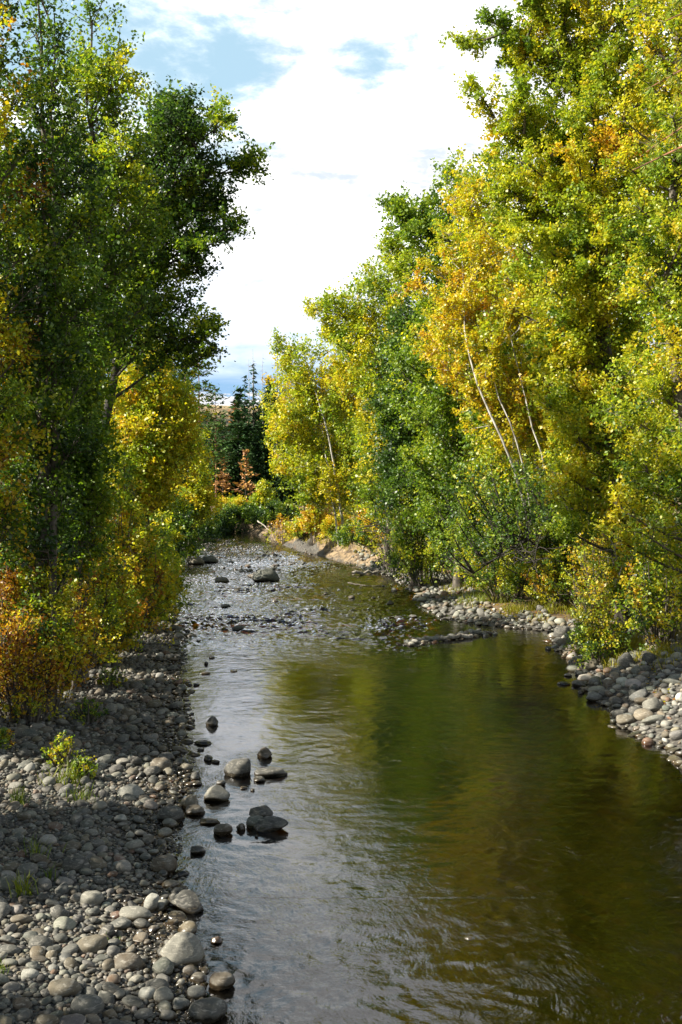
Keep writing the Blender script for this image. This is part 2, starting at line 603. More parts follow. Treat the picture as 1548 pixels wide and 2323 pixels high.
def height(x, y):
    x = np.asarray(x, float)
    y = np.asarray(y, float)
    wob = (fbm(x * 0.9 + 3, y * 0.9, 3) - 0.44) * 0.7
    L, R = xl(y), xr(y)
    dl = x - L + wob
    dr = R - x + wob
    bw = np.interp(y, _beach_y, _beach_w)
    rs, rh = np.interp(y, _rs_y, _rs_s), np.interp(y, _rs_y, _rs_h)
    # in the channel: shallow on the gravel side, deeper along the outer side
    bed = -np.minimum(np.minimum(np.maximum(dl, 0) * 0.10, 0.55), np.maximum(dr, 0) * 0.42)
    bed = bed - 0.04 * np.clip(np.minimum(dl, dr), 0, 1)
    o = np.maximum(-dl, 0)
    zl = 0.07 * np.minimum(o, bw) + np.clip((o - bw) * 0.5, 0, 1.1) + np.clip((o - bw - 2.2) * 0.05, 0, 1.2)
    o2 = np.maximum(-dr, 0)
    zr = np.minimum(o2 * rs, rh) + np.clip((o2 - rh / rs) * 0.07, 0, 1.0)
    z = np.where(dl < 0, zl, np.where(dr < 0, zr, bed))
    far = np.clip((y - 117.0 - 0.12 * np.abs(x + 12)) * 0.30, 0, 2.6)
    z = np.maximum(z, np.where(y > 112, far + bed * (far <= 0), -9))
    hill = np.clip((y - 150) / 105, 0, 1)
    hill = hill * hill * (3 - 2 * hill)
    z = z + hill * (21.0 + 5 * (fbm(x * 0.02 + 9, y * 0.02, 3) - 0.45) + 0.02 * (-x - 20)) * np.where(y > 140, 1, 0)
    b = ridge(x, y, _bar)
    z = np.where(b > -0.3, np.maximum(z, -0.26 + 0.24 * np.clip(b + 0.3, 0, 0.8) + (fbm(x * 1.3, y * 0.5, 3) - 0.45) * 0.36), z)
    s = ridge(x, y, _spit)
    z = np.where(s > -0.2, np.maximum(z, -0.1 + 0.17 * np.clip(s + 0.2, 0, 0.8)), z)
    nz = (fbm(x * 0.7, y * 0.7 + 40, 4) - 0.47)
    z = z + np.where((z > 0.05) & (y > 58) & (y < 112), (fbm(x * 1.1 + 7, y * 0.9, 4) - 0.47) * 1.3, 0)
    amp = np.where(z > 0.5, 0.5, np.where(z > 0, 0.10, 0.12))
    return z + nz * amp * np.where(np.abs(z) < 0.02, 0.4, 1)


def hz(x, y):
    return float(height(np.array([x]), np.array([y]))[0])


def axis_steps(bounds):
    out = []
    for a, b, s in bounds:
        out.append(np.arange(a, b, s))
    return np.concatenate(out + [[bounds[-1][1]]])


def build_ground():
    xs = axis_steps([(-600, -150, 50), (-150, -40, 6), (-40, -16, 0.9), (-16, -9, 0.3), (-9, 9.5, 0.13), (9.5, 18, 0.4), (18, 40, 1.2), (40, 150, 6), (150, 600, 50)])
    ys = axis_steps([(-60, 0, 4), (0, 7, 0.6), (7, 30, 0.13), (30, 60, 0.25), (60, 125, 0.5), (125, 300, 2.5), (300, 900, 40)])
    X, Y = np.meshgrid(xs, ys)
    Z = height(X, Y)
    ny, nx = X.shape
    v = np.stack([X, Y, Z], -1).reshape(-1, 3)
    i = np.arange(ny - 1)[:, None] * nx + np.arange(nx - 1)[None, :]
    f = np.stack([i, i + 1, i + nx + 1, i + nx], -1).reshape(-1, 4)
    mb = MB()
    mb.add(v, f, None, 0, True)
    me = mb.mesh('ground', [ground_material()])
    dl, dr = X - xl(Y), xr(Y) - X
    bw = np.interp(Y, _beach_y, _beach_w)
    sm = lambda t: np.clip(t, 0, 1)
    gravel = np.where(dl < 0, sm((bw + 0.2 + dl) * 2), np.where(dr < 0, sm((np.interp(Y, _rs_y, [2.6, 2.6, 2.6, 2, 2, 0.25, 0.1, 0.1]) + dr) * 1.5), 1))
    gravel = np.where(ridge(X, Y, _bar) > -0.3, 1, gravel)
    hill = sm((Y - 150) / 12)
    bed = sm((-Z - 0.02) * 9)
    c = np.stack([gravel, hill, bed, np.ones_like(bed)], -1).astype(np.float32).reshape(-1, 4)
    a = me.attributes.new('zone', 'FLOAT_COLOR', 'POINT')
    a.data.foreach_set('color', c.ravel())
    o = link('ground', me)
    tag(o, 'stony riverbed, gravel beaches, wooded banks and dry grassy hill', None, None, 'structure')


def riffle(x, y):
    """How choppy the stream is: 1 on the shallow rapids, near 0 on the calm pool."""
    r = np.interp(y, [0, 9, 13, 20, 26, 31, 36, 48, 75, 110], [0.5, 0.45, 0.32, 0.15, 0.18, 0.6, 0.95, 1.0, 0.75, 0.4])
    y = y + (fbm(x * 0.35 + 3, y * 0.2, 2) - 0.37) * 12 * np.clip((y - 20) / 8, 0, 1) * np.clip((50 - y) / 8, 0, 1) - 0.6 * x * np.clip((y - 20) / 8, 0, 1) * np.clip((50 - y) / 8, 0, 1)
    pool = np.clip((x - 2.2) / 1.6, 0, 1) * np.clip((36 - y) / 3, 0, 1)
    return r * (1 - 0.75 * pool)


def build_water():
    ys = [5.0]
    while ys[-1] < 150:
        ys.append(ys[-1] + max(0.03, ys[-1] * 0.0019))
    ys = np.array(ys)
    us = np.linspace(0, 1, 340)
    Yg, U = np.meshgrid(ys, us, indexing='ij')
    lo, hi = xl(ys) - 2.0, xr(ys) + 2.0
    X = lo[:, None] + (hi - lo)[:, None] * U
    X = np.where((Yg < 12), -4 + (6.6 + 4) * U, X)
    rf = riffle(X, Yg)
    wx = X + (fbm(X * 0.5, Yg * 0.35, 2) - 0.4) * 2
    rid = lambda n: np.clip(1 - np.abs(n - 0.40) * 4.5, 0, 1) ** 2.2
    big = rid(fbm(wx * 0.70, Yg * 1.35 + 3, 2))
    chop = rid(fbm(wx * 1.9 + 11, Yg * 2.4, 3))
    tiny = rid(fbm(wx * 5.0 + 31, Yg * 4.0 + 9, 2))
    ripple = fbm(wx * 6 + 31, Yg * 5.0 + 9, 2) - 0.37
    gate = np.clip((fbm(X * 0.45 + 50, Yg * 0.22, 3) - 0.30) * 3.5, 0.4, 1)
    strong = np.clip((rf - 0.4) / 0.4, 0, 1)
    Z = gate * strong * (0.06 * (big - 0.3) + 0.105 * (chop - 0.3) + 0.07 * (tiny - 0.3)) + rf * 0.03 * ripple + 0.006 * ripple * (1 - rf)
    Z = np.where(Yg > 52, Z * 0.7, Z)
    ny, nx = X.shape
    v = np.stack([X, Yg, Z], -1).reshape(-1, 3)
    i = np.arange(ny - 1)[:, None] * nx + np.arange(nx - 1)[None, :]
    f = np.stack([i, i + 1, i + nx + 1, i + nx], -1).reshape(-1, 4)
    mb = MB()
    mb.add(v, f, None, 0, True)
    me = mb.mesh('water', [water_material()])
    c = np.zeros((ny * nx, 4), np.float32)
    c[:, 0] = rf.ravel()
    c[:, 3] = 1
    a = me.attributes.new('flow', 'FLOAT_COLOR', 'POINT')
    a.data.foreach_set('color', c.ravel())
    tag(link('water', me), 'shallow clear brown stream with riffles reflecting the sky', None, None, 'structure')


build_ground()
build_water()

# ------------------------------------------------------------------ foliage colours (albedo ramps from green to orange)
RAMP = np.array([[0.028, 0.065, 0.016], [0.060, 0.125, 0.018], [0.150, 0.245, 0.020], [0.340, 0.410, 0.026], [0.580, 0.520, 0.026], [0.600, 0.390, 0.018], [0.400, 0.170, 0.016], [0.200, 0.075, 0.025]])


def ramp(t):
    """0 dark green, .15 green, .3 leaf green, .43 lime, .57 yellow, .71 amber, .86 orange, 1 brown."""
    t = np.clip(t, 0, 1) * (len(RAMP) - 1)
    i = np.minimum(t.astype(int), len(RAMP) - 2)
    f = (t - i)[:, None]
    return RAMP[i] * (1 - f) + RAMP[i + 1] * f


def polyline(pts, n):
    pts = np.asarray(pts, float)
    d = np.concatenate([[0], np.cumsum(np.linalg.norm(np.diff(pts, axis=0), axis=1))])
    t = np.linspace(0, d[-1], n)
    return np.stack([np.interp(t, d, pts[:, k]) for k in range(3)], -1)


def smooth_line(pts, n):
    p = polyline(pts, n * 2)
    k = max(3, n // 4)
    pad = np.vstack([np.repeat(p[:1], k, 0), p, np.repeat(p[-1:], k, 0)])
    ker = np.ones(2 * k + 1) / (2 * k + 1)
    q = np.stack([np.convolve(pad[:, c], ker, 'valid') for c in range(3)], -1)
    q[0], q[-1] = p[0], p[-1]
    return polyline(q, n)


def limb_leaves(mb, starts, tips, rng, tone, n_twig, tw_len, n_leaf, leaf, spread, r_limb, sag=0.12, upb=0.5, tone_top=0.0, zr=(0, 1), bare=0.0, tw_from=0.22, limb_draw=True, jit=(0.12, 0.08, 0.07)):
    """Curved limbs from starts to tips, twigs along them, leaves along the twigs."""
    nl = len(starts)
    A, B, T0 = [], [], []
    for i in range(nl):
        s, e = starts[i], tips[i]
        L = np.linalg.norm(e - s)
        mid = (s + e) / 2 + np.array([0, 0, -sag * L]) + rng.normal(size=3) * 0.06 * L
        t = np.linspace(0, 1, 7)[:, None]
        line = (1 - t) ** 2 * s + 2 * t * (1 - t) * mid + t ** 2 * e
        if limb_draw:
            r0 = r_limb * (0.5 + 0.5 * min(1.0, L / 4.0))
            tube(mb, line, np.linspace(r0, max(0.006, r0 * 0.22), 7), 5, (0.1, 0.1, 0.1), 1, False)
        m = max(3, int(n_twig * 0.64 * (0.45 + 0.55 * L / max(1e-3, np.mean(np.linalg.norm(tips - starts, axis=1))))))
        tt = tw_from + (1 - tw_from) * rng.random(m) ** 0.7
        P = (1 - tt[:, None]) ** 2 * s + 2 * tt[:, None] * (1 - tt[:, None]) * mid + tt[:, None] ** 2 * e
        dirl = (e - s) / (L + 1e-9)
        d = rng.normal(size=(m, 3)) * 0.62 + dirl * 0.6
        d[:, 2] += upb * 0.75
        d /= np.linalg.norm(d, axis=1)[:, None]
        ln = tw_len * 1.15 * (0.4 + 0.85 * rng.random(m)) * (1.1 - 0.35 * tt)
        A.append(P)
        B.append(P + d * ln[:, None])
        T0.append(np.full(m, tone) + rng.normal() * jit[0] + rng.normal(size=m) * jit[1])
    A, B, T0 = np.vstack(A), np.vstack(B), np.concatenate(T0)
    twigs(mb, A, B, 0.012, 0.004, (0.1, 0.1, 0.1), 1)
    keep = rng.random(len(A)) >= bare
    A, B, T0 = A[keep], B[keep], T0[keep]
    # every twig carries side shoots; the leaves sit close along the shoots, so the foliage falls into sprays
    m, ns = len(A), 4
    k = np.repeat(np.arange(m), ns)
    u = np.tile(np.array([0.35, 0.6, 0.82, 1.0]), m)
    tw = B - A
    L = np.linalg.norm(tw, axis=1)[:, None] + 1e-9
    o = A[k] + tw[k] * u[:, None]
    d = tw[k] / L[k] * 0.75 + rng.normal(size=(len(k), 3)) * 0.55
    d[:, 2] += 0.12
    d /= np.linalg.norm(d, axis=1)[:, None]
    e = o + d * L[k] * (0.28 + 0.3 * rng.random((len(k), 1)))
    c_ = rng.poisson(n_leaf * 1.6 / ns, len(k))
    idx = np.repeat(np.arange(len(k)), c_)
    v = 0.05 + 1.0 * rng.random(len(idx))
    c = o[idx] + (e - o)[idx] * v[:, None] + rng.normal(size=(len(idx), 3)) * spread * 0.62
    tn = T0[k][idx] + rng.normal(size=len(idx)) * jit[2] + tone_top * np.clip((c[:, 2] - zr[0]) / (zr[1] - zr[0] + 1e-6), 0, 1)
    col = ramp(tn) * (0.8 + 0.4 * rng.random((len(idx), 1)))
    leaves(mb, c, leaf, col, rng)
    return len(idx)


N_LEAVES = [0]


def tree(name, label, cat, Y, stems, outline, tone, n_limbs=50, n_twig=22, tw_len=0.7, n_leaf=30, leaf=0.085, spread=0.10, r0=0.16, bark=None, tips=(), seed=1, rise=0.55, tone_top=0.0, depth=0.85, bare=0.0, group=None, jit=(0.12, 0.08, 0.07), fill=(0.55, 1.0), along=False, front=0.0):
    """A broad-leaved tree at depth Y. stems: lists of photo pixels along each trunk. outline: (py, px_left, px_right) rows of the crown's profile."""
    rng = np.random.default_rng(seed)
    ax = []
    for s in stems:
        pts = [np.array(W(px, py, Y - front * math.sin(math.pi * min(1.0, 1.25 * i / (len(s) - 1))))) for i, (px, py) in enumerate(s)]
        b = pts[0].copy()
        b[2] = hz(b[0], b[1]) - 0.1
        pts[0] = b
        ax.append(smooth_line(pts, 16))
    base = ax[0][0] + np.array([0, 0, 0.1])
    root = empty(name, tuple(base))
    tag(root, label, cat, group)
    bark = bark or M_BARK
    for k, line in enumerate(ax):
        mt = MB()
        n = len(line)
        rad = r0 * (1.0 if k == 0 else 0.75) * (np.linspace(1.0, 0.12, n) + 0.35 * np.exp(-np.arange(n) * 1.2))
        wob = line + rng.normal(size=line.shape) * np.array([0.03, 0.03, 0.0])
        wob[0] = line[0]
        tube(mt, wob, rad, 9, (0.1, 0.1, 0.1))
        link('trunk', mt.mesh('trunk', [bark], base), root)
    # crown profile in metres
    rows = sorted([(W(0, py, Y).z, W(a, py, Y).x, W(b, py, Y).x) for py, a, b in outline])
    zs = np.array([r[0] for r in rows])
    xa = np.array([r[1] for r in rows])
    xb = np.array([r[2] for r in rows])
    main = ax[0]
    zz = np.linspace(zs[0], zs[-1], 80)
    wid = np.interp(zz, zs, xb - xa) + 0.3
    cdf = np.cumsum(wid)
    cdf /= cdf[-1]
    zt = np.interp(np.linspace(0.01, 0.995, n_limbs) + rng.normal(size=n_limbs) * 0.008, cdf, zz)
    ph = np.arange(n_limbs) * 2.39996 + rng.random(n_limbs) * 0.9
    q = np.sqrt(fill[0] + (fill[1] - fill[0]) * rng.random(n_limbs))
    q = np.where(rng.random(n_limbs) < 0.33, q * (0.25 + 0.5 * rng.random(n_limbs)), q)
    q = q * (0.74 + 0.52 * vnoise(zt * 0.42 + seed * 3.7, ph * 0 + np.cos(ph) * 1.3 + np.sin(ph) * 1.7 + 9))
    a, b = np.interp(zt, zs, xa), np.interp(zt, zs, xb)
    cx, hw = (a + b) / 2, (b - a) / 2
    tx = cx + hw * q * np.cos(ph)
    ty = Y + np.maximum(hw, 0.5) * depth * q * np.sin(ph)
    tp = np.stack([tx, ty, zt], -1)
    st = []
    for p in tp:
        line = ax[rng.integers(len(ax))]
        h = np.hypot(p[0] - np.interp(p[2], line[:, 2], line[:, 0]), p[1] - Y)
        zs_ = max(line[0, 2] + 0.25 * (zs[0] - line[0, 2]) + 0.3, p[2] - h * rise - 0.3)
        zs_ = min(zs_, line[-1, 2])
        if along:
            st.append(line[min(len(line) - 1, int(np.argmin(np.linalg.norm(line - p, axis=1))))] * 1.0)
        else:
            q_ = [np.interp(zs_, line[:, 2], line[:, k]) for k in range(3)]
            st.append([q_[0], Y if front else q_[1], q_[2]])
    st = np.array(st)
    mb = MB()
    zr = (zs[0], zs[-1])
    n = limb_leaves(mb, st, tp, rng, tone, n_twig, tw_len, n_leaf, leaf, spread, r0 * 0.34, tone_top=tone_top, zr=zr, bare=bare, jit=jit)
    for (sx, sy, ex, ey, dy) in tips:           # boughs that stand out of the crown
        s = np.array(W(sx, sy, Y))
        e = np.array(W(ex, ey, Y)) + np.array([0, dy, 0])
        m = max(2, int(np.linalg.norm(e - s) / 0.9))
        sub_s, sub_t = [s], [e]
        for j in range(m):
            u = 0.35 + 0.6 * (j + rng.random()) / m
            p = s + (e - s) * u
            d = rng.normal(size=3) * 0.4 + (e - s) / np.linalg.norm(e - s) * 0.5 + np.array([0, 0, 0.25])
            sub_s.append(p)
            sub_t.append(p + d / np.linalg.norm(d) * (0.6 + 0.7 * rng.random()) * min(1.4, 0.3 * np.linalg.norm(e - s)))
        n += limb_leaves(mb, np.array(sub_s), np.array(sub_t), rng, tone, n_twig, tw_len * 0.75, int(n_leaf * 1.3), leaf, spread, r0 * 0.3, sag=0.04, jit=jit)
    N_LEAVES[0] += n
    link('crown', mb.mesh('crown', [M_LEAF, bark], base), root)
    return root


def shrub(name, label, cat, Y, px, top, base_py, hw_px, tone, n_stems=14, n_twig=20, tw_len=0.5, n_leaf=28, leaf=0.07, spread=0.10, seed=1, depth=0.9, lean=(0, 0), bare=0.0, bark=None, group=None, sag=0.05, jit=(0.12, 0.08, 0.08), sink=0.0, dome=0.75):
    rng = np.random.default_rng(seed)
    c = np.array(W(px, base_py, Y))
    c[2] = hz(c[0], c[1]) - sink
    ztop = W(px, top, Y).z
    hw = hw_px / F * Y
    H = max(0.3, ztop - c[2])
    root = empty(name, tuple(c))
    tag(root, label, cat, group)
    ph = np.arange(n_stems) * 2.39996 + rng.random(n_stems)
    q = np.sqrt((np.arange(n_stems) + 0.5) / n_stems)
    tz = c[2] + H * (1 - dome * q ** 2) * (0.85 + 0.2 * rng.random(n_stems))
    tips = np.stack([c[0] + lean[0] * H + hw * q * np.cos(ph), c[1] + lean[1] * H + hw * depth * q * np.sin(ph), tz], -1)
    starts = np.stack([c[0] + hw * 0.30 * q * np.cos(ph), c[1] + hw * 0.3 * q * np.sin(ph), np.full(n_stems, c[2])], -1)
    for i in range(n_stems):
        starts[i, 2] = hz(starts[i, 0], starts[i, 1]) - 0.05
    bark = bark or M_BARK
    mb = MB()
    N_LEAVES[0] += limb_leaves(mb, starts, tips, rng, tone, n_twig, tw_len, n_leaf, leaf, spread, 0.03, sag=sag, upb=0.35, bare=bare, tw_from=0.18, limb_draw=False, jit=jit)
    link('foliage', mb.mesh('foliage', [M_LEAF, bark], c), root)
    ms = MB()
    for i in range(n_stems):
        s, e = starts[i], tips[i]
        mid = (s + e) / 2 + np.array([0, 0, 0.10 * H]) + rng.normal(size=3) * 0.05 * H
        t = np.linspace(0, 1, 7)[:, None]
        tube(ms, (1 - t) ** 2 * s + 2 * t * (1 - t) * mid + t ** 2 * e, np.linspace(0.028, 0.008, 7), 5, (0.1, 0.1, 0.1), 0, False)
    link('stems', ms.mesh('stems', [bark], c), root)
    return root


# ------------------------------------------------------------------ trees of the shaded bank
POP = 'poplar tree'
tree('poplar_tree', 'tall dark green poplar with twin leafy spires against the blue sky', POP, 21.5,
     [[(95, 1500), (97, 1150), (95, 800), (100, 400), (92, 60), (90, -10)], [(110, 1500), (125, 1000), (118, 500), (120, 30)]],
     [(-20, 78, 104), (40, 72, 128), (130, 60, 150), (260, 10, 185), (420, -50, 225), (600, -80, 240), (800, -70, 225), (960, -50, 200), (1120, -50, 190), (1260, -40, 180)],
     0.15, n_limbs=84, n_twig=24, n_leaf=24, leaf=0.078, tw_len=0.6, seed=11, rise=0.8, r0=0.15, jit=(0.07, 0.06, 0.06))
tree('poplar_tree', 'brownish poplar cut off by the frame edge, thin at its top', POP, 20,
     [[(-70, 1500), (-60, 900), (-45, 300), (-30, -120)]],
     [(-140, -60, 0), (0, -120, 22), (150, -150, 40), (350, -180, 55), (650, -200, 70), (950, -190, 60), (1200, -190, 60)],
     0.38, n_limbs=75, n_twig=22, n_leaf=26, leaf=0.075, seed=12, rise=0.7, r0=0.14, jit=(0.2, 0.12, 0.1))
tree('poplar_tree', 'broad green poplar with a single pointed leader shoot above its crown', POP, 25,
     [[(180, 1400), (196, 1000), (204, 600), (209, 200), (208, 45)]],
     [(45, 203, 214), (95, 170, 255), (170, 150, 315), (250, 140, 330), (340, 125, 345), (480, 110, 350), (640, 100, 330), (800, 110, 270), (930, 110, 220), (1080, 100, 210), (1250, 100, 220)],
     0.23, n_limbs=84, n_twig=24, n_leaf=23, leaf=0.08, seed=13, rise=0.75, jit=(0.08, 0.07, 0.06), tone_top=0.08)
tree('leaning_poplar', 'dark leaning poplar reaching ragged boughs out over the stream', POP, 28,
     [[(200, 1350), (222, 1000), (262, 860), (300, 640), (335, 430), (352, 300)]],
     [(240, 340, 420), (290, 310, 450), (350, 290, 490), (430, 260, 490), (520, 250, 455), (620, 240, 400), (720, 230, 385), (800, 240, 400)],
     0.16, n_limbs=66, n_twig=24, n_leaf=23, leaf=0.085, seed=14, rise=0.7, r0=0.2, bark=M_BARK_DARK, jit=(0.13, 0.08, 0.07),
     tips=[(325, 480, 580, 335, 0.5), (330, 440, 520, 300, -0.8), (310, 580, 528, 505, 0.3), (308, 620, 505, 555, -0.6), (345, 380, 430, 235, 0), (350, 330, 370, 225, 0.5),
           (300, 660, 440, 610, 0.4), (285, 740, 485, 785, -0.3), (280, 760, 450, 830, 0.5), (290, 700, 450, 720, 0.6), (320, 520, 470, 420, 0.9)])
tree('young_poplar', 'fresh green young poplar in front of the dark trunks, over orange shrubs', POP, 23.5,
     [[(140, 1450), (142, 1100), (150, 760)], [(165, 1420), (185, 1100), (190, 900)]],
     [(745, 140, 165), (820, 95, 200), (920, 75, 235), (1040, 60, 240), (1130, 75, 235), (1230, 80, 220)],
     0.26, n_limbs=70, n_twig=20, n_leaf=26, leaf=0.085, seed=15, rise=0.9, r0=0.07, jit=(0.05, 0.05, 0.05))
tree('yellow_poplar', 'bright yellow poplar glowing behind the dark leaning trunk', POP, 41,
     [[(330, 1330), (335, 1000), (340, 790)], [(285, 1330), (300, 1000), (305, 830)]],
     [(785, 330, 360), (820, 290, 395), (900, 245, 425), (1000, 235, 430), (1090, 240, 410), (1150, 250, 390)],
     0.50, n_limbs=90, n_twig=20, n_leaf=26, leaf=0.11, tw_len=0.85, spread=0.15, seed=16, r0=0.11, jit=(0.08, 0.07, 0.06))
tree('young_poplar', 'small yellow green poplar standing by the far bend', POP, 72,
     [[(430, 1215), (432, 1100), (432, 985)]],
     [(975, 426, 440), (1030, 408, 455), (1090, 388, 472), (1140, 380, 482), (1175, 390, 470)],
     0.44, n_limbs=60, n_twig=16, n_leaf=22, leaf=0.15, tw_len=1.0, spread=0.18, seed=17, r0=0.1, jit=(0.08, 0.07, 0.05))
for k, (px, Y, top, hw, tone) in enumerate([(-150, 30, 500, 170, 0.2), (40, 33, 620, 150, 0.24), (210, 46, 640, 110, 0.3), (330, 58, 640, 90, 0.22)]):
    tree('woodland_tree', ['dark poplar filling the gap behind the brownish frame edge tree', 'shaded poplar behind the twin spired tree', 'dim poplar seen through the broad poplar', 'shaded tree seen behind the leaning trunk'][k], POP, Y,
         [[(px, 1200), (px + 5, 800), (px, top + 20)]], [(top, px - 15, px + 15), (top + 150, px - hw * 0.6, px + hw * 0.6), (top + 350, px - hw, px + hw), (1130, px - hw, px + hw)],
         tone, n_limbs=40, n_twig=18, n_leaf=20, leaf=0.14, tw_len=1.0, spread=0.2, seed=30 + k, r0=0.16)

# trees of the same bank that stand nearer than the picture's edge and shade the gravel
for k, (x, y, top, hw) in enumerate([(-8.9, 18.0, 9.5, 2.6), (-8.9, 12.2, 13, 3.6), (-8.8, 6.0, 13, 3.6), (-9.0, 1.6, 13, 3.6)]):
    px0 = x * F / y + IW / 2
    py = lambda z: HORIZON - (z - CAM_H) * F / y
    wpx = hw * F / y
    tree('bank_poplar', ['green poplar on the gravel bank just past the frame edge', 'second green poplar outside the frame shading the cobbles', 'poplar outside the frame near the camera', 'poplar beside the camera outside the frame'][k], POP, y,
         [[(px0, py(0.6)), (px0, py(6)), (px0, py(top - 1))]], [(py(top), px0 - 30, px0 + 30), (py(top * 0.7), px0 - wpx * 0.8, px0 + wpx * 0.8), (py(top * 0.4), px0 - wpx, px0 + wpx), (py(2.2), px0 - wpx * 0.9, px0 + wpx * 0.9)],
         0.25, n_limbs=95, n_twig=18, n_leaf=20, leaf=0.12, tw_len=0.9, spread=0.16, seed=50 + k, r0=0.15, depth=0.5)

SH = 'shrub'
shrub('autumn_shrub', 'big orange brown shrub at the frame edge above the gravel', SH, 21.8, 5, 1150, 1540, 135, 0.78, n_stems=30, n_twig=20, seed=61, leaf=0.06, jit=(0.12, 0.1, 0.1))
shrub('autumn_shrub', 'low dull orange shrub spilling onto the shaded cobbles', SH, 20.6, 35, 1390, 1570, 80, 0.82, n_stems=22, n_twig=18, seed=62, leaf=0.055, n_leaf=16, jit=(0.12, 0.1, 0.1))
shrub('autumn_shrub', 'yellow and olive shrub under the fresh green young poplar', SH, 24, 150, 1080, 1480, 120, 0.50, n_stems=30, n_twig=20, seed=63, leaf=0.07, jit=(0.14, 0.1, 0.08))
shrub('autumn_shrub', 'golden topped shrub bulging toward the water', SH, 30, 275, 1070, 1400, 105, 0.54, n_stems=34, n_twig=20, seed=64, leaf=0.08, tw_len=0.6, jit=(0.12, 0.09, 0.08))
shrub('willow_shrub', 'green willow shrub hanging over the stream edge at the bend', SH, 37, 315, 1170, 1350, 62, 0.34, n_stems=26, n_twig=18, seed=65, leaf=0.09, tw_len=0.55, jit=(0.08, 0.07, 0.06), dome=0.9, lean=(0.2, 0))
shrub('autumn_shrub', 'olive shrub with bare twigs above the dark undercut bank', SH, 27, 215, 1210, 1430, 90, 0.45, n_stems=24, n_twig=18, seed=66, leaf=0.07, bare=0.15, jit=(0.16, 0.1, 0.08))
shrub('autumn_shrub', 'rusty red shrub between the twin spired poplar and the orange shrub', SH, 27, 30, 1010, 1450, 110, 0.80, n_stems=24, n_twig=18, seed=67, leaf=0.075, jit=(0.1, 0.1, 0.1))
shrub('autumn_shrub', 'yellow brown shrub filling the middle of the thicket', SH, 21.5, 95, 1240, 1520, 110, 0.42, n_stems=26, n_twig=18, seed=68, leaf=0.065, jit=(0.16, 0.1, 0.1))
shrub('willow_shrub', 'dark shrub under the small yellow green poplar at the bend', SH, 66, 385, 1130, 1215, 60, 0.14, n_stems=22, n_twig=16, seed=69, leaf=0.13, tw_len=0.9, spread=0.15)
shrub('willow_shrub', 'dark low shrub on the far bank left of the red pines', SH, 98, 450, 1160, 1208, 50, 0.1, n_stems=18, n_twig=14, seed=70, leaf=0.17, tw_len=1.0, spread=0.2)  # tone darkened in place of shade on the far bank

# ------------------------------------------------------------------ trees of the sunlit bank
tree('cottonwood_tree', 'huge yellow green cottonwood with boughs reaching over the river, top out of frame', POP, 29,
     [[(1420, 1400), (1400, 1100), (1370, 700), (1350, 300), (1340, -100), (1340, -260)]],
     [(-260, 1310, 1370), (-100, 1240, 1450), (60, 1190, 1480), (200, 1215, 1500), (330, 1160, 1510), (480, 1140, 1510), (650, 1150, 1500), (820, 1190, 1480), (960, 1230, 1460), (1080, 1260, 1440), (1200, 1250, 1450)],
     0.425, n_limbs=170, n_twig=26, n_leaf=42, leaf=0.08, seed=21, rise=0.3, r0=0.24, tone_top=0.03, jit=(0.085, 0.075, 0.05),
     tips=[(1355, 200, 1115, 50, 0), (1360, 240, 1150, 110, 0.8), (1350, 130, 1170, 0, -0.5), (1365, 420, 1105, 250, 0.2), (1365, 450, 1150, 300, -0.7), (1370, 520, 1130, 345, 0.6), (1380, 700, 1200, 560, -1.0)])
tree('cottonwood_tree', 'nearest big yellow cottonwood crowding the frame edge over the cobbles', POP, 25,
     [[(1660, 1440), (1600, 1150), (1510, 800), (1530, 400), (1540, 0), (1540, -250)], [(1600, 1440), (1640, 1000), (1660, 400)]],
     [(-260, 1480, 1620), (-60, 1430, 1750), (150, 1420, 1800), (350, 1400, 1800), (600, 1370, 1800), (800, 1370, 1800), (1000, 1390, 1800), (1130, 1410, 1750), (1250, 1420, 1720)],
     0.42, n_limbs=150, n_twig=26, n_leaf=38, leaf=0.075, seed=22, rise=0.28, r0=0.2, jit=(0.085, 0.075, 0.05))
tree('amber_poplar', 'amber topped poplar with white leaning twin trunks', POP, 40,
     [[(1225, 1340), (1190, 1100), (1130, 970), (1060, 840), (1045, 620), (1060, 430)], [(1275, 1340), (1245, 1080), (1185, 900), (1150, 700), (1120, 520)], [(1215, 1340), (1205, 1080), (1145, 940), (1090, 780), (1080, 600)]],
     [(395, 1040, 1085), (470, 1000, 1150), (580, 975, 1220), (700, 950, 1260), (800, 950, 1275), (880, 985, 1280), (950, 1050, 1240), (1040, 1110, 1255)],
     0.56, n_limbs=115, n_twig=22, n_leaf=28, leaf=0.1, tw_len=0.75, seed=23, rise=0.5, front=2.0, r0=0.065, bark=M_BARK_PALE, jit=(0.07, 0.07, 0.06))
tree('green_poplar', 'tall green poplar behind the amber one, its top the higher', POP, 47,
     [[(1040, 1300), (1045, 1000), (1042, 700), (1042, 380)]],
     [(360, 1035, 1055), (400, 985, 1105), (480, 930, 1140), (570, 910, 1160), (700, 895, 1160), (850, 890, 1150), (1000, 890, 1150), (1090, 900, 1140), (1190, 900, 1140)],
     0.31, n_limbs=120, n_twig=22, n_leaf=24, leaf=0.125, tw_len=1.0, spread=0.16, seed=24, rise=0.45, r0=0.2, jit=(0.07, 0.06, 0.05),
     tips=[(1035, 620, 890, 470, 0), (1035, 680, 882, 545, 0.8), (1040, 560, 905, 505, -1.0)])
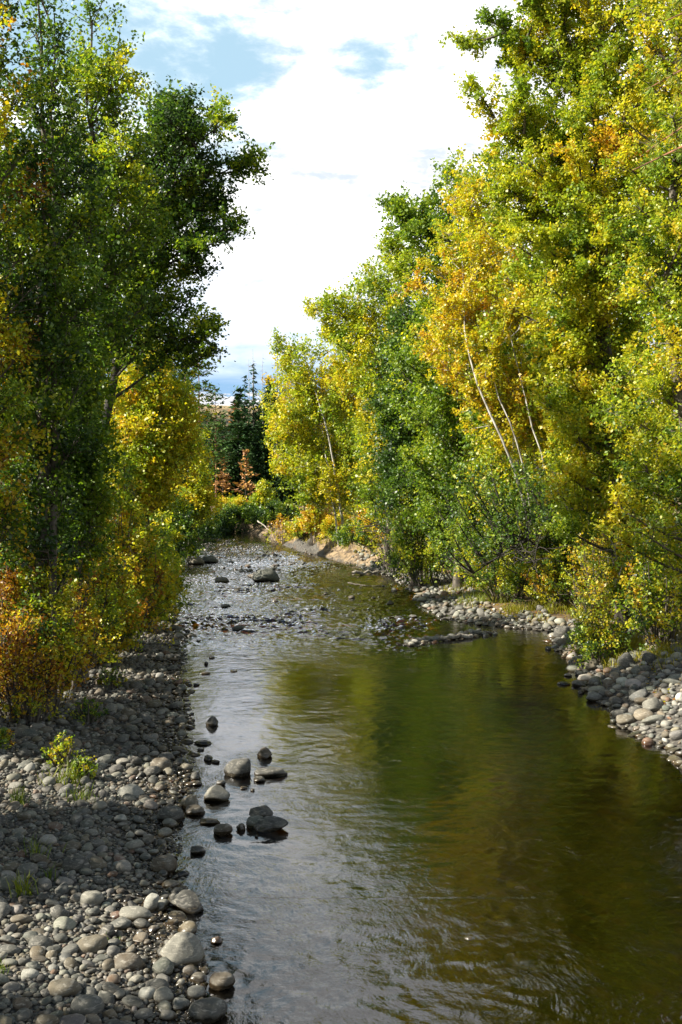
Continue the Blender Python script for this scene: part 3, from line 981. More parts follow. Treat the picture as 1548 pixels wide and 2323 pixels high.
tree('green_poplar', 'lime green poplar stepping down toward the far bend', POP, 60,
     [[(880, 1240), (885, 1000), (885, 800), (880, 600)]],
     [(585, 870, 890), (630, 835, 920), (690, 775, 950), (780, 765, 975), (880, 785, 990), (980, 800, 990), (1080, 810, 980), (1170, 820, 980)],
     0.42, n_limbs=110, n_twig=20, n_leaf=24, leaf=0.145, tw_len=1.15, spread=0.2, seed=25, rise=0.4, r0=0.2, jit=(0.08, 0.06, 0.05), tips=[(870, 800, 745, 690, 0), (870, 850, 742, 745, 1.0)])
tree('dark_poplar', 'dark green columnar tree squeezed between lime and amber poplars', POP, 51,
     [[(935, 1270), (930, 1000), (920, 720)]],
     [(700, 905, 940), (790, 880, 965), (900, 865, 985), (1020, 855, 1005), (1130, 865, 1010)],
     0.15, n_limbs=85, n_twig=20, n_leaf=24, leaf=0.12, tw_len=0.9, spread=0.16, seed=26, rise=0.5, r0=0.14, jit=(0.05, 0.05, 0.05))
tree('yellow_poplar', 'bright yellow poplar with a pale slanting trunk at the bend', POP, 73,
     [[(785, 1225), (765, 1090), (738, 950), (700, 850), (685, 790)], [(770, 1225), (745, 1060), (728, 960)]],
     [(788, 675, 700), (820, 635, 725), (870, 618, 765), (950, 612, 800), (1020, 618, 810), (1090, 640, 815), (1140, 690, 800)],
     0.47, n_limbs=105, n_twig=18, n_leaf=24, leaf=0.16, tw_len=1.15, spread=0.22, seed=27, rise=0.5, front=2.6, r0=0.10, bark=M_BARK_PALE, jit=(0.07, 0.06, 0.05), tips=[(690, 900, 650, 800, 0)])
tree('yellow_poplar', 'golden poplar with a straight thin dark trunk right of the slanting one', POP, 76,
     [[(822, 1220), (806, 1050), (795, 850)]],
     [(800, 785, 810), (860, 755, 840), (950, 740, 865), (1050, 745, 870), (1120, 770, 860)],
     0.50, n_limbs=85, n_twig=18, n_leaf=22, leaf=0.16, tw_len=1.1, spread=0.22, seed=28, rise=0.5, front=2.4, r0=0.11, jit=(0.08, 0.07, 0.05))
tree('green_poplar', 'bushy lime tree with low boughs behind the brown twiggy shrubs', POP, 66,
     [[(900, 1230), (895, 1050), (890, 860)]],
     [(850, 875, 905), (920, 830, 940), (1020, 810, 960), (1110, 820, 960), (1160, 840, 940)],
     0.38, n_limbs=80, n_twig=18, n_leaf=22, leaf=0.15, tw_len=1.1, spread=0.2, seed=29, rise=0.7, r0=0.12, jit=(0.1, 0.07, 0.05))
for k, (px, Y, top, hw, tone) in enumerate([(1180, 44, 560, 130, 0.36), (1330, 40, 300, 150, 0.36), (1500, 36, 100, 170, 0.38), (1130, 62, 620, 120, 0.3), (760, 95, 960, 70, 0.4), (980, 72, 700, 90, 0.33), (1270, 52, 480, 130, 0.33)]):
    tree('woodland_tree', ['green tree showing between the amber poplar and the huge cottonwood', 'green tree behind the huge cottonwood trunk', 'yellow green tree behind the nearest cottonwood', 'green tree far behind the amber poplar', 'low lime tree behind the slanting trunk', 'green tree behind the dark columnar one', 'deep green tree low in the wood behind the huge cottonwood'][k], POP, Y,
         [[(px, 1180), (px - 8, 900), (px, top + 20)]], [(top, px - 15, px + 15), (top + 130, px - hw * 0.6, px + hw * 0.6), (top + 330, px - hw, px + hw), (1140, px - hw, px + hw)],
         tone, n_limbs=62, n_twig=18, n_leaf=20, leaf=0.15, tw_len=1.1, spread=0.2, seed=80 + k, r0=0.16)

# undergrowth of the sunlit bank
tree('leaning_alder', 'dark leafy alder on a thick black trunk slanting low over the bank', 'tree', 38,
     [[(1440, 1360), (1400, 1180), (1335, 1148), (1230, 1205), (1130, 1264), (1075, 1300)]],
     [(1040, 1080, 1330), (1090, 1040, 1350), (1150, 1010, 1330), (1210, 990, 1290), (1270, 990, 1220)],
     0.22, n_limbs=60, n_twig=18, n_leaf=17, leaf=0.085, tw_len=0.7, seed=41, r0=0.17, front=1.6, rise=0.2, bark=M_BARK_DARK, jit=(0.1, 0.07, 0.06), bare=0.12, along=True)
shrub('bank_shrub', 'loose green shrub drooping to the cobbles beside the pale driftwood pole', SH, 49, 1060, 1110, 1330, 120, 0.30, n_stems=34, n_twig=20, seed=91, leaf=0.085, tw_len=0.6, n_leaf=18, bare=0.2, jit=(0.14, 0.08, 0.07))
shrub('bank_shrub', 'green shrub beneath the white twin trunks', SH, 43, 1215, 1080, 1340, 130, 0.28, n_stems=30, n_twig=18, seed=92, leaf=0.085, tw_len=0.55, n_leaf=18, bare=0.12, jit=(0.12, 0.08, 0.07))
shrub('bank_shrub', 'golden shrub with bare grey twigs behind the grass verge', SH, 35, 1365, 1170, 1400, 90, 0.54, n_stems=26, n_twig=18, seed=93, leaf=0.075, n_leaf=16, bare=0.25, jit=(0.12, 0.08, 0.08))
shrub('bank_shrub', 'leafy lime shrub against the frame edge above the cobbles', SH, 26.5, 1500, 1150, 1440, 95, 0.42, n_stems=26, n_twig=20, seed=94, leaf=0.075, n_leaf=18, jit=(0.12, 0.08, 0.07))
shrub('bank_shrub', 'low green and yellow shrub growing at the head of the cobble slope', SH, 27, 1355, 1360, 1465, 62, 0.36, n_stems=26, n_twig=16, tw_len=0.32, seed=95, leaf=0.06, n_leaf=16, jit=(0.14, 0.1, 0.07))
shrub('bank_shrub', 'thin brown twiggy shrub below the dark columnar tree', SH, 58, 900, 1130, 1280, 75, 0.40, n_stems=30, n_twig=16, seed=96, leaf=0.09, n_leaf=9, bare=0.45, jit=(0.2, 0.1, 0.08))
shrub('red_shrub', 'small red orange shrub glowing between the thin trunks', SH, 80, 858, 1120, 1212, 42, 0.80, n_stems=18, n_twig=14, seed=97, leaf=0.13, tw_len=0.7, spread=0.13, jit=(0.08, 0.06, 0.05))
shrub('red_shrub', 'rusty orange shrub on the cut bank left of the slanting trunk', SH, 82, 735, 1160, 1228, 48, 0.72, n_stems=20, n_twig=14, seed=98, leaf=0.13, tw_len=0.7, spread=0.13, jit=(0.14, 0.08, 0.06))
shrub('bank_shrub', 'upright yellow sapling on the cut bank edge', SH, 80, 712, 1100, 1232, 22, 0.52, n_stems=10, n_twig=14, seed=99, leaf=0.14, tw_len=0.6, spread=0.12, dome=0.5)
shrub('bank_shrub', 'brownish leaning twig shrub at the point of the cut bank', SH, 90, 640, 1175, 1236, 34, 0.62, n_stems=16, n_twig=12, seed=100, leaf=0.13, tw_len=0.7, spread=0.14, n_leaf=10, bare=0.3)
shrub('bank_shrub', 'green shrub under the golden poplar on the cut bank', SH, 70, 830, 1190, 1262, 40, 0.28, n_stems=18, n_twig=12, seed=101, leaf=0.11, tw_len=0.6)
shrub('bank_shrub', 'dense green shrub filling the foot of the wood behind the alder', SH, 46, 1150, 1060, 1290, 150, 0.27, n_stems=30, n_twig=18, seed=102, leaf=0.11, tw_len=0.8, spread=0.14)
shrub('bank_shrub', 'yellow green shrub between the nearest cottonwood trunks', SH, 29, 1460, 1020, 1420, 110, 0.44, n_stems=28, n_twig=18, seed=103, leaf=0.085, tw_len=0.6, bare=0.1)
shrub('bank_shrub', 'olive shrub in the shade under the huge cottonwood', SH, 38, 1330, 1060, 1390, 120, 0.33, n_stems=28, n_twig=18, seed=104, leaf=0.085, tw_len=0.6, bare=0.15)

shrub('bank_shrub', 'full green shrub at the foot of the dark columnar tree', SH, 50, 965, 1070, 1310, 95, 0.30, n_stems=34, n_twig=20, seed=105, leaf=0.10, tw_len=0.7, spread=0.13, jit=(0.12, 0.08, 0.06))
shrub('bank_shrub', 'yellow green shrub on the cut bank below the bushy lime tree', SH, 68, 885, 1120, 1260, 70, 0.40, n_stems=28, n_twig=18, seed=106, leaf=0.12, tw_len=0.8, spread=0.16, jit=(0.14, 0.08, 0.06))
shrub('autumn_shrub', 'dark olive shrub leaning over the undercut bank edge', SH, 34, 300, 1200, 1400, 75, 0.36, n_stems=34, n_twig=20, seed=107, leaf=0.085, tw_len=0.6, jit=(0.14, 0.09, 0.07), lean=(0.15, 0))
shrub('autumn_shrub', 'wide bronze shrub along the top of the undercut bank', SH, 27.5, 190, 1190, 1440, 115, 0.58, n_stems=36, n_twig=20, seed=108, leaf=0.075, jit=(0.18, 0.1, 0.09))
shrub('willow_shrub', 'dark willow thicket at the water line under the yellow poplar', SH, 52, 320, 1130, 1270, 75, 0.28, n_stems=30, n_twig=18, seed=109, leaf=0.11, tw_len=0.8, spread=0.14)
for k, (px, Y, top, hw, tone, lab) in enumerate([(400, 92, 1140, 48, 0.14, 'dim green shrub behind the far left end of the gravel bar'), (500, 113, 1172, 42, 0.14, 'dark brownish shrub left of the round olive willow'), (620, 112, 1165, 40, 0.16, 'dim olive shrub right of the round olive willow'), (450, 116, 1145, 40, 0.10, 'dark shrub below the reddish pine trunk'), (530, 119, 1140, 36, 0.55, 'low rusty shrub between the dead pines')]):  # the dark tones stand in for shade on the far bank
    shrub('far_shrub', lab, SH, Y, px, top, 1200, hw, tone, n_stems=22, n_twig=14, seed=140 + k, leaf=0.17, tw_len=0.9, spread=0.18, jit=(0.12, 0.07, 0.05))

shrub('bank_shrub', 'drooping olive shrub behind the grass verge hiding the white trunks', SH, 41, 1150, 1150, 1365, 110, 0.31, n_stems=34, n_twig=20, seed=150, leaf=0.085, tw_len=0.6, n_leaf=24, bare=0.1, jit=(0.14, 0.08, 0.07))
shrub('bank_shrub', 'mixed gold and green shrub at the end of the grass verge', SH, 38, 1270, 1160, 1370, 90, 0.42, n_stems=30, n_twig=20, seed=151, leaf=0.08, tw_len=0.55, n_leaf=22, bare=0.12, jit=(0.16, 0.09, 0.07))
for k, (px, Y, top, hw, tone, lab) in enumerate([(690, 84, 1180, 30, 0.5, 'straw yellow shrub overhanging the cut bank'), (770, 76, 1185, 30, 0.6, 'bronze shrub on the lip of the cut bank'), (800, 71, 1215, 26, 0.26, 'dark green shrub set low in the cut bank'), (850, 66, 1190, 40, 0.4, 'olive shrub at the near end of the cut bank')]):
    shrub('bank_shrub', lab, SH, Y, px, top, 1240, hw, tone, n_stems=20, n_twig=14, seed=160 + k, leaf=0.12, tw_len=0.7, spread=0.14, jit=(0.14, 0.08, 0.06))
for k, (x_, Y, h_, hw) in enumerate([(-25, 98, 16, 4), (-28, 106, 18, 4), (-30, 114, 15, 4), (-35, 124, 15, 5), (-32, 136, 16, 5), (-38, 146, 18, 5)]):  # unseen trees added to shade the far bank and the fir stand
    px = x_ * F / Y + IW / 2
    top = HORIZON - (h_ - CAM_H) * F / Y
    w_ = hw * F / Y
    tree('woodland_tree', 'unseen green tree added for shade at the outer side of the bend', POP, Y, [[(px, 1180), (px, 1000), (px, top + 20)]],
         [(top, px - 10, px + 10), (top + 80, px - w_ * 0.8, px + w_ * 0.8), (1080, px - w_, px + w_), (1160, px - w_, px + w_)], 0.25, n_limbs=60, n_twig=16, n_leaf=16, leaf=0.24, tw_len=1.3, spread=0.3, seed=170 + k, group='trees at the outer side of the bend')

# ------------------------------------------------------------------ conifers and the far bank
def conifer_mesh(H, R, seed, tone, droop=0.25, first=0.12, dens=1.0, pine=False, leaf=0.35):
    rng = np.random.default_rng(seed)
    mt, mb = MB(), MB()
    t = np.linspace(0, 1, 8)
    axis = np.stack([rng.normal(size=8).cumsum() * 0.03 * H / 20, rng.normal(size=8).cumsum() * 0.03 * H / 20, t * H], -1)
    tube(mt, axis, 0.011 * H * (1 - t * 0.92), 7, (0.1, 0.1, 0.1))
    n = int(H * 7 * dens)
    zz = first + (1 - first) * np.sort(rng.random(n) ** (0.9 if pine else 1.15))
    ph = np.arange(n) * 2.39996 + rng.random(n)
    prof = (1 - zz) ** (0.55 if pine else 0.85) * (0.55 + 0.6 * rng.random(n)) + 0.03
    if pine:
        prof = np.minimum(prof, 0.65 + 0.3 * rng.random(n)) * np.clip((zz - first) * 6 + 0.4, 0, 1)
    L = R * prof
    o = np.stack([np.interp(zz, t, axis[:, 0]), np.interp(zz, t, axis[:, 1]), zz * H], -1)
    e = o + np.stack([np.cos(ph) * L, np.sin(ph) * L, (-droop if not pine else 0.18) * L], -1)
    twigs(mb, o, e, 0.03, 0.01, (0.1, 0.1, 0.1), 1)
    k = np.maximum(4, (L / R * 34 * dens).astype(int))
    idx = np.repeat(np.arange(n), k)
    u = (0.45 if pine else 0.15) + (0.6 if pine else 0.85) * rng.random(len(idx))
    c = o[idx] + (e - o)[idx] * u[:, None] + rng.normal(size=(len(idx), 3)) * np.array([0.16, 0.16, 0.10]) * R / 3
    ax = (e - o)[idx] / (np.linalg.norm((e - o)[idx], axis=1)[:, None] + 1e-9)
    col = ramp(tone + rng.normal(size=len(idx)) * 0.03) * (0.75 + 0.5 * rng.random((len(idx), 1)))
    leaves(mb, c, leaf, col, rng, up=0.6, aspect=0.45, axis=ax)
    return mt, mb


def conifer(name, label, cat, x, y, H, R, seed, tone, bark=None, group=None, tintmul=(1, 1, 1), **kw):
    mt, mb = conifer_mesh(H, R, seed, tone, **kw)
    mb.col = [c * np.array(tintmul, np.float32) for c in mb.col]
    root = empty(name, (x, y, hz(x, y) - 0.1))
    tag(root, label, cat, group)
    bk = bark or M_BARK_DARK
    link('trunk', mt.mesh('trunk', [bk]), root)
    link('crown', mb.mesh('crown', [M_NEEDLE, bk]), root)
    return root


def px_tree(px, Y, top):
    p = W(px, top, Y)
    return p.x, Y, p.z - hz(p.x, Y)


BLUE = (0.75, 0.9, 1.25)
x, y, H = px_tree(452, 104, 790)
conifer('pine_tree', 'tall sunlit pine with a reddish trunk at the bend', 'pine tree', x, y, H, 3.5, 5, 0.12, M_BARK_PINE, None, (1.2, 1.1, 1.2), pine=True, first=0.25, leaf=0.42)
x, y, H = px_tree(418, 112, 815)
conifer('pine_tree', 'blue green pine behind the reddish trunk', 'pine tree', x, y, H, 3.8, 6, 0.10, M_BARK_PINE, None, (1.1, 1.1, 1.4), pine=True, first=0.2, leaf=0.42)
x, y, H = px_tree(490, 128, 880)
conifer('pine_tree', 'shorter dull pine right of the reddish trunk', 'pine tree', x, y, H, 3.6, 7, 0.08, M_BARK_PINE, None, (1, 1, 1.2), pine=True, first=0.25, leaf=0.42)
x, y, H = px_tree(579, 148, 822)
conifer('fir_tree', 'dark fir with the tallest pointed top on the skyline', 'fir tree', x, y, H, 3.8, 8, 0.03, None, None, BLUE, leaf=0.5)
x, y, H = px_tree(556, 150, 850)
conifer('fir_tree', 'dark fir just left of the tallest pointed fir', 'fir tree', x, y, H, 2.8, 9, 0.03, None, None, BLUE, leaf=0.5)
x, y, H = px_tree(640, 140, 850)
conifer('fir_tree', 'grey green fir rising behind the bright yellow poplar', 'fir tree', x, y, H, 2.6, 10, 0.08, None, None, (1.1, 1, 1.2), leaf=0.5)
x, y, H = px_tree(505, 126, 1035)
conifer('dead_pine', 'smaller rusty brown dead pine on the far bank', 'dead pine', x, y, H, 1.9, 11, 0.90, None, None, (1.2, 1.55, 4.2), first=0.28, leaf=0.40, dens=0.8, droop=-0.3)
x, y, H = px_tree(557, 125, 1015)
conifer('dead_pine', 'larger copper brown dead pine on the far bank', 'dead pine', x, y, H, 2.3, 12, 0.90, None, None, (1.35, 1.75, 4.6), first=0.22, leaf=0.42, dens=0.85, droop=-0.3)
x, y, H = px_tree(528, 122, 1112)
conifer('small_fir', 'tiny green fir between the two dead pines', 'fir tree', x, y, H, 1.0, 13, 0.18, None, None, (1, 1, 1), first=0.05, leaf=0.28, dens=2.0)
x, y, H = px_tree(535, 170, 905)
conifer('dead_pine', 'thin brown pine on the dry slope under the white cloud', 'dead pine', x, y, H, 2.4, 14, 0.92, None, None, (0.8, 0.9, 0.9), pine=True, first=0.35, leaf=0.5)

rng = np.random.default_rng(77)
protos = []
for k in range(4):
    protos.append(conifer('hill_fir', 'shade-darkened fir in the stand behind the dead pines', 'fir tree', -13 + 4 * k, 140 + 3 * k, 15 + 1.5 * k, 4.6, 40 + k, 0.03, None, 'dark firs behind the dead pines', (0.7, 0.75, 0.8), leaf=0.75, first=0.03, dens=1.3))  # dark needle tint paints in the shade lying on this stand
spots = []
for r_ in range(4):
    for i in range(12):
        spots.append((W(425 + i * 22 + rng.normal() * 8, 1100, 133 + r_ * 6).x, 133 + r_ * 6 + rng.normal() * 2.5, 0.36 + 0.16 * rng.random() + 0.06 * r_, True))
for i in range(20):
    yy = 165 + 60 * rng.random()
    px = rng.choice([390, 415, 440, 600, 625, 650, 680]) + rng.normal() * 12
    spots.append((W(px, 1100, yy).x, yy, 0.4 + 0.3 * rng.random(), False))
for i, (x, y, s, stand) in enumerate(spots):
    src = protos[i % 4]
    c = src.copy()
    COL.objects.link(c)
    for ch in list(src.children):
        d = ch.copy()
        COL.objects.link(d)
        d.parent = c
    c.location = (x, y, hz(x, y) - 0.1)
    c.scale = (s * 1.15, s * 1.15, s)
    c.rotation_euler = (0, 0, rng.random() * 6.28)
    if not stand:
        c['label'] = 'fir scattered on the dry hillside below the skyline'
        c['group'] = 'firs on the hillside'


def snag(label, px, Y, top, r0, seed, bark, n=26):
    rng = np.random.default_rng(seed)
    x, y, H = px_tree(px, Y, top)
    root = empty('dead_snag', (x, y, hz(x, y) - 0.1))
    tag(root, label, 'dead tree')
    m = MB()
    t = np.linspace(0, 1, 10)
    ax = np.stack([rng.normal(size=10).cumsum() * 0.04, rng.normal(size=10).cumsum() * 0.04, t * H], -1)
    tube(m, ax, r0 * (1 - 0.85 * t), 6)
    zz = 0.45 + 0.53 * rng.random(n)
    ph = rng.random(n) * 6.28
    L = (1.3 - zz) * 1.6 * (0.4 + 0.6 * rng.random(n))
    o = np.stack([np.interp(zz, t, ax[:, 0]), np.interp(zz, t, ax[:, 1]), zz * H], -1)
    twigs(m, o, o + np.stack([np.cos(ph) * L, np.sin(ph) * L, -0.15 * L], -1), 0.035, 0.012, (0.1, 0.1, 0.1), 0)
    link('trunk', m.mesh('trunk', [bark]), root)


snag('dark bare snag spike with short side twigs, tallest on the skyline', 628, 138, 768, 0.16, 1, M_BARK_DARK)
snag('pale bare snag rising beside the tallest pointed fir', 574, 152, 790, 0.13, 2, M_DEADWOOD)
snag('thin pale snag right of the tallest pointed fir', 598, 150, 800, 0.11, 3, M_DEADWOOD)
snag('thin pale snag left of the tallest pointed fir', 566, 154, 812, 0.10, 4, M_DEADWOOD)
snag('thin bare leader standing out of the bright yellow poplar at the bend', 692, 93, 782, 0.07, 5, M_BARK_DARK, 18)

shrub('willow_shrub', 'round olive willow at the water line of the far bank', SH, 116, 560, 1158, 1200, 58, 0.22, n_stems=24, n_twig=14, seed=110, leaf=0.2, tw_len=0.9, spread=0.2, jit=(0.06, 0.05, 0.05), dome=0.6)  # tone lowered to imitate the far bank's shade
shrub('willow_shrub', 'pointed yellow sapling right of the copper dead pine', SH, 117, 597, 1090, 1180, 22, 0.43, n_stems=14, n_twig=14, seed=111, leaf=0.2, tw_len=0.9, spread=0.16, jit=(0.06, 0.05, 0.05), dome=0.7)
shrub('willow_shrub', 'dark shrub on the far bank below the bright yellow poplar', SH, 108, 640, 1150, 1215, 45, 0.2, n_stems=20, n_twig=14, seed=112, leaf=0.18, tw_len=0.9, spread=0.18)  # shade of the far bank put into the dark tone
shrub('red_shrub', 'small brick red shrub at the foot of the copper dead pine', SH, 121, 552, 1136, 1165, 14, 0.85, n_stems=10, n_twig=10, seed=113, leaf=0.18, tw_len=0.5)

# a near pine whose drooping needle sprays hang into the picture
def needle_pine():
    rng = np.random.default_rng(9)
    bx, by = 7.35, 20.5
    bz = hz(bx, by)
    root = empty('pine_tree', (bx, by, bz))
    tag(root, 'pine with long drooping needles hanging in at the upper frame edge', 'pine tree')
    mt, mb = MB(), MB()
    t = np.linspace(0, 1, 9)
    tube(mt, np.stack([0.05 * np.sin(t * 5), 0.05 * np.cos(t * 4), t * 16], -1), 0.2 * (1 - 0.85 * t), 9)
    n = 46
    z = 10.6 + 5.2 * np.linspace(0, 1, n)
    ph = np.arange(n) * 2.39996 + 3.0
    L = 1.8 * (1 - (z - 10.6) / 9) * (0.7 + 0.4 * rng.random(n))
    o = np.stack([0 * z, 0 * z, z], -1)
    e = o + np.stack([np.cos(ph) * L, np.sin(ph) * L, -0.45 * L], -1)
    twigs(mb, o, e, 0.035, 0.012, (0.1, 0.1, 0.1), 1)
    P, D = [], []
    for i in range(n):
        for j in range(9):
            u = 0.35 + 0.65 * rng.random()
            c = o[i] + (e[i] - o[i]) * u + rng.normal(size=3) * 0.10
            m = 34
            d = rng.normal(size=(m, 3)) * 0.7 + (e[i] - o[i]) / L[i] * 0.6 + np.array([0, 0, -0.25])
            d /= np.linalg.norm(d, axis=1)[:, None]
            P.append(np.tile(c, (m, 1)))
            D.append(d)
    P, D = np.vstack(P), np.vstack(D)
    ln = 0.15 + 0.06 * rng.random((len(P), 1))
    side = np.cross(D, rng.normal(size=D.shape))
    side /= np.linalg.norm(side, axis=1)[:, None] + 1e-9
    V = np.stack([P - side * 0.006, P + side * 0.006, P + D * ln + np.array([0, 0, -0.03])], 1).reshape(-1, 3)
    col = ramp(0.30 + rng.normal(size=len(P)) * 0.06)
    old = rng.random(len(P)) < 0.12
    col[old] = (0.34, 0.18, 0.06)
    mb.add(V, np.arange(len(P) * 3).reshape(-1, 3), col, 0, False)
    link('trunk', mt.mesh('trunk', [M_BARK_PINE]), root)
    link('crown', mb.mesh('crown', [M_NEEDLE, M_BARK_PINE]), root)


needle_pine()

# ------------------------------------------------------------------ stones
def ico(sub):
    import bmesh
    bm = bmesh.new()
    bmesh.ops.create_icosphere(bm, subdivisions=sub, radius=1.0)
    v = np.array([q.co[:] for q in bm.verts])
    f = np.array([[q.index for q in p.verts] for p in bm.faces])
    bm.free()
    return v, f


ICO = {s: ico(s) for s in (1, 2, 3, 4)}


def stone_verts(sub, seed, lump=0.16, facet=0.0, taper=0.0):
    v, f = ICO[sub]
    rng = np.random.default_rng(seed)
    v = v.copy()
    out = np.empty(len(v))
    off = rng.random(3) * 50
    for i, p in enumerate(v):
        q = Vector(p * 0.9 + off)
        out[i] = 1 + lump * 1.4 * mnoise.noise(q) + lump * 0.5 * mnoise.noise(q * 2.3)
    v = v * out[:, None]
    if facet > 0:       # plane cuts give broken stones flat faces
        for k in range(9):
            n = rng.normal(size=3)
            n /= np.linalg.norm(n)
            d = 0.62 + 0.25 * rng.random()
            s = v @ n
            over = np.maximum(s - d, 0)
            v = v - np.outer(over * facet, n)
    if taper:
        k = 1 - taper * np.clip(v[:, 2], -0.2, 1)
        v[:, 0] *= k
        v[:, 1] *= k
    # slightly squared pebble section
    return v, f


def stone_mesh(name, v, f, mat):
    mb = MB()
    mb.add(v, f, (0.3, 0.3, 0.3), 0, True)
    return mb.mesh(name, [mat])


SMESH = []
for k in range(16):
    v, f = stone_verts(3, 200 + k, 0.15 if k < 10 else 0.2, 0.0 if k < 6 else 0.8, 0.0)
    SMESH.append(stone_mesh('cobble', v, f, M_STONE))
SMESH_HI = []
for k in range(8):
    v, f = stone_verts(4, 300 + k, 0.16, (0.0, 0.85, 0.9, 0.0, 0.85, 0.9, 0.8, 0.0)[k], (0.0, 0.35, 0.5, 0.1, 0.15, 0.3, 0.0, 0.0)[k])
    SMESH_HI.append(stone_mesh('boulder', v, f, M_STONE))

SCOL = {'grey': (0.21, 0.205, 0.185), 'pale': (0.46, 0.43, 0.36), 'tan': (0.31, 0.25, 0.165), 'dark': (0.105, 0.10, 0.09), 'brown': (0.20, 0.145, 0.09), 'reddish': (0.30, 0.16, 0.095), 'white': (0.62, 0.60, 0.53), 'green grey': (0.19, 0.205, 0.165)}
SCOL = {k: tuple(np.array(v) * np.array((0.43, 0.435, 0.415))) for k, v in SCOL.items()}
taken = []                       # (x, y, r) of placed stones


def rock(label, px, py, wpx, hpx, colour, mesh_i, depth=0.8, rot=0.0, tilt=(0, 0), z=None, bury=0.30, cat='rock', name='river_rock', group=None):
    """A boulder whose visible base stands at photo pixel (px, py) and which shows wpx by hpx pixels."""
    g = G(px, py, 0.0)
    for _ in range(3):
        gz = max(hz(g.x, g.y), 0.0) if z is None else z
        g = G(px, py, gz)
    dist = math.hypot(g.x, g.y)
    w = wpx / F * g.y
    h = 0.84 * hpx / F * g.y
    sx, sy, sz = w / 2, w / 2 * depth, h / (2 - 2 * bury) * 1.05
    o = bpy.data.objects.new(name, SMESH_HI[mesh_i])
    COL.objects.link(o)
    o.location = (g.x, g.y + sy * 0.8, gz + sz * (1 - 2 * bury))
    o.scale = (sx, sy, sz)
    o.rotation_euler = (tilt[0], tilt[1], rot)
    c = SCOL[colour]
    o.color = (*c, 1)
    tag(o, label, cat, group)
    taken.append((o.location.x, o.location.y, max(sx, sy) * 0.85))
    return o


LM = []          # landmark rocks by which cobbles are told apart: (x, y, phrase)


def lrock(phrase, label, *a, **k):
    o = rock(label, *a, **k)
    LM.append((o.location.x, o.location.y, phrase))
    return o


lrock('the big pointed boulder', 'big pointed pale boulder at the water edge, one face sunlit', 410, 2195, 98, 80, 'pale', 1, 0.9, 0.3, (0.1, 0.25))
lrock('the dark beaked boulder', 'dark boulder with a beak pointing out into the water', 425, 2070, 84, 52, 'dark', 5, 0.8, -0.3, (0, 0.2))
lrock('the dark corner boulder', 'large dark boulder at the bottom edge beside the water', 468, 2322, 88, 48, 'dark', 0, 0.9, 0.2)
lrock('the upright white stone', 'upright pale slab stone standing on end, brightly sunlit', 343, 2072, 34, 54, 'white', 6, 0.7, 0.1, (0, 0.25), bury=0.2)
lrock('the long pale stone', 'long pale flat lying stone left of the upright slab', 305, 2092, 84, 34, 'pale', 7, 0.45, -0.1)
lrock('the brown dome stone', 'smooth brown dome shaped stone at the water edge in shade', 370, 1985, 58, 44, 'brown', 0, 0.9)
lrock('the sunlit lump stone', 'pale lumpy stone in the sun patch behind the gravel hollow', 205, 2056, 52, 34, 'pale', 0, 0.8)
lrock('the tan loaf stone', 'tan loaf shaped stone alone among small gravel', 205, 2163, 70, 38, 'tan', 0, 0.7, 0.2, (0, -0.1))
lrock('the brown slab stone', 'brown broad stone left of the big pointed boulder', 288, 2203, 72, 36, 'brown', 7, 0.7)
lrock('the bright white stone', 'bright white rounded stone in the sun low on the gravel', 332, 2273, 40, 32, 'white', 0, 0.9)
lrock('the white oval stone', 'small white oval stone lying flat on grey gravel', 66, 2224, 46, 24, 'white', 7, 0.6)
lrock('the big round grey stone', 'big round grey stone near the bottom edge', 192, 2312, 74, 50, 'grey', 0, 0.9)
lrock('the double tan stones', 'broad tan stone leaning on a paler one low on the bank', 140, 2263, 78, 36, 'tan', 7, 0.7, 0.4)
lrock('the shaded slab stone', 'wide smooth dark stone lying in the shaded gravel', 168, 1980, 66, 40, 'dark', 7, 0.7)
lrock('the sunlit wedge stone', 'pale wedge stone in the upper sun streak across the gravel', 297, 1808, 62, 34, 'white', 2, 0.5, 0.3, (0, 0.2))
lrock('the round dark stone', 'round dark wet stone at the water edge below the sun streak', 384, 1868, 58, 40, 'dark', 0, 0.8)
lrock('the shaded brown boulder', 'round brown boulder in shade at the edge of the gravel', 362, 1755, 46, 38, 'brown', 0, 0.9)
rock('tan rounded stone at the water edge beside the pale sunlit rock', 430, 1836, 40, 32, 'tan', 3)
rock('low brown oval stone lying half in water below the tan rounded one', 440, 1850, 46, 22, 'brown', 7)
# stones standing in the water
rock('small dark pointed rock standing alone in the calm water', 482, 1647, 29, 26, 'dark', 2, 0.9, 0.4)
rock('big dark block rock, largest in the near water', 542, 1762, 68, 46, 'dark', 6, 0.75, 0.15, (0, -0.12))
rock('long low slab lying right of the big dark block rock', 612, 1762, 78, 20, 'dark', 7, 0.32, 0.12)
rock('brown pointed rock beyond the big dark block rock', 600, 1721, 33, 30, 'brown', 2, 0.9)
rock('small flat dark stone before the long low slab', 588, 1774, 28, 12, 'dark', 7)
rock('pale craggy sunlit rock in water near the gravel', 491, 1818, 62, 40, 'pale', 5, 0.8, 0.2)
rock('small dark stone behind the pale craggy rock', 501, 1783, 21, 14, 'dark', 0)
rock('dark perched pebble pile in the water off the bank', 441, 1772, 26, 22, 'dark', 4)
rock('flat dark pebble right below the perched pile', 446, 1782, 24, 10, 'dark', 7)
rock('dark top slab of the three rock pile', 588, 1862, 62, 34, 'dark', 4, 0.7, 0.1, bury=0.1)
rock('right slab of the three rock pile with a pale tip', 610, 1886, 78, 34, 'dark', 1, 0.6, -0.1, (0, -0.2))
rock('green grey stone in front of the three rock pile', 580, 1880, 44, 30, 'green grey', 0)
rock('brown egg shaped rock left of the three rock pile', 505, 1895, 42, 26, 'brown', 0)
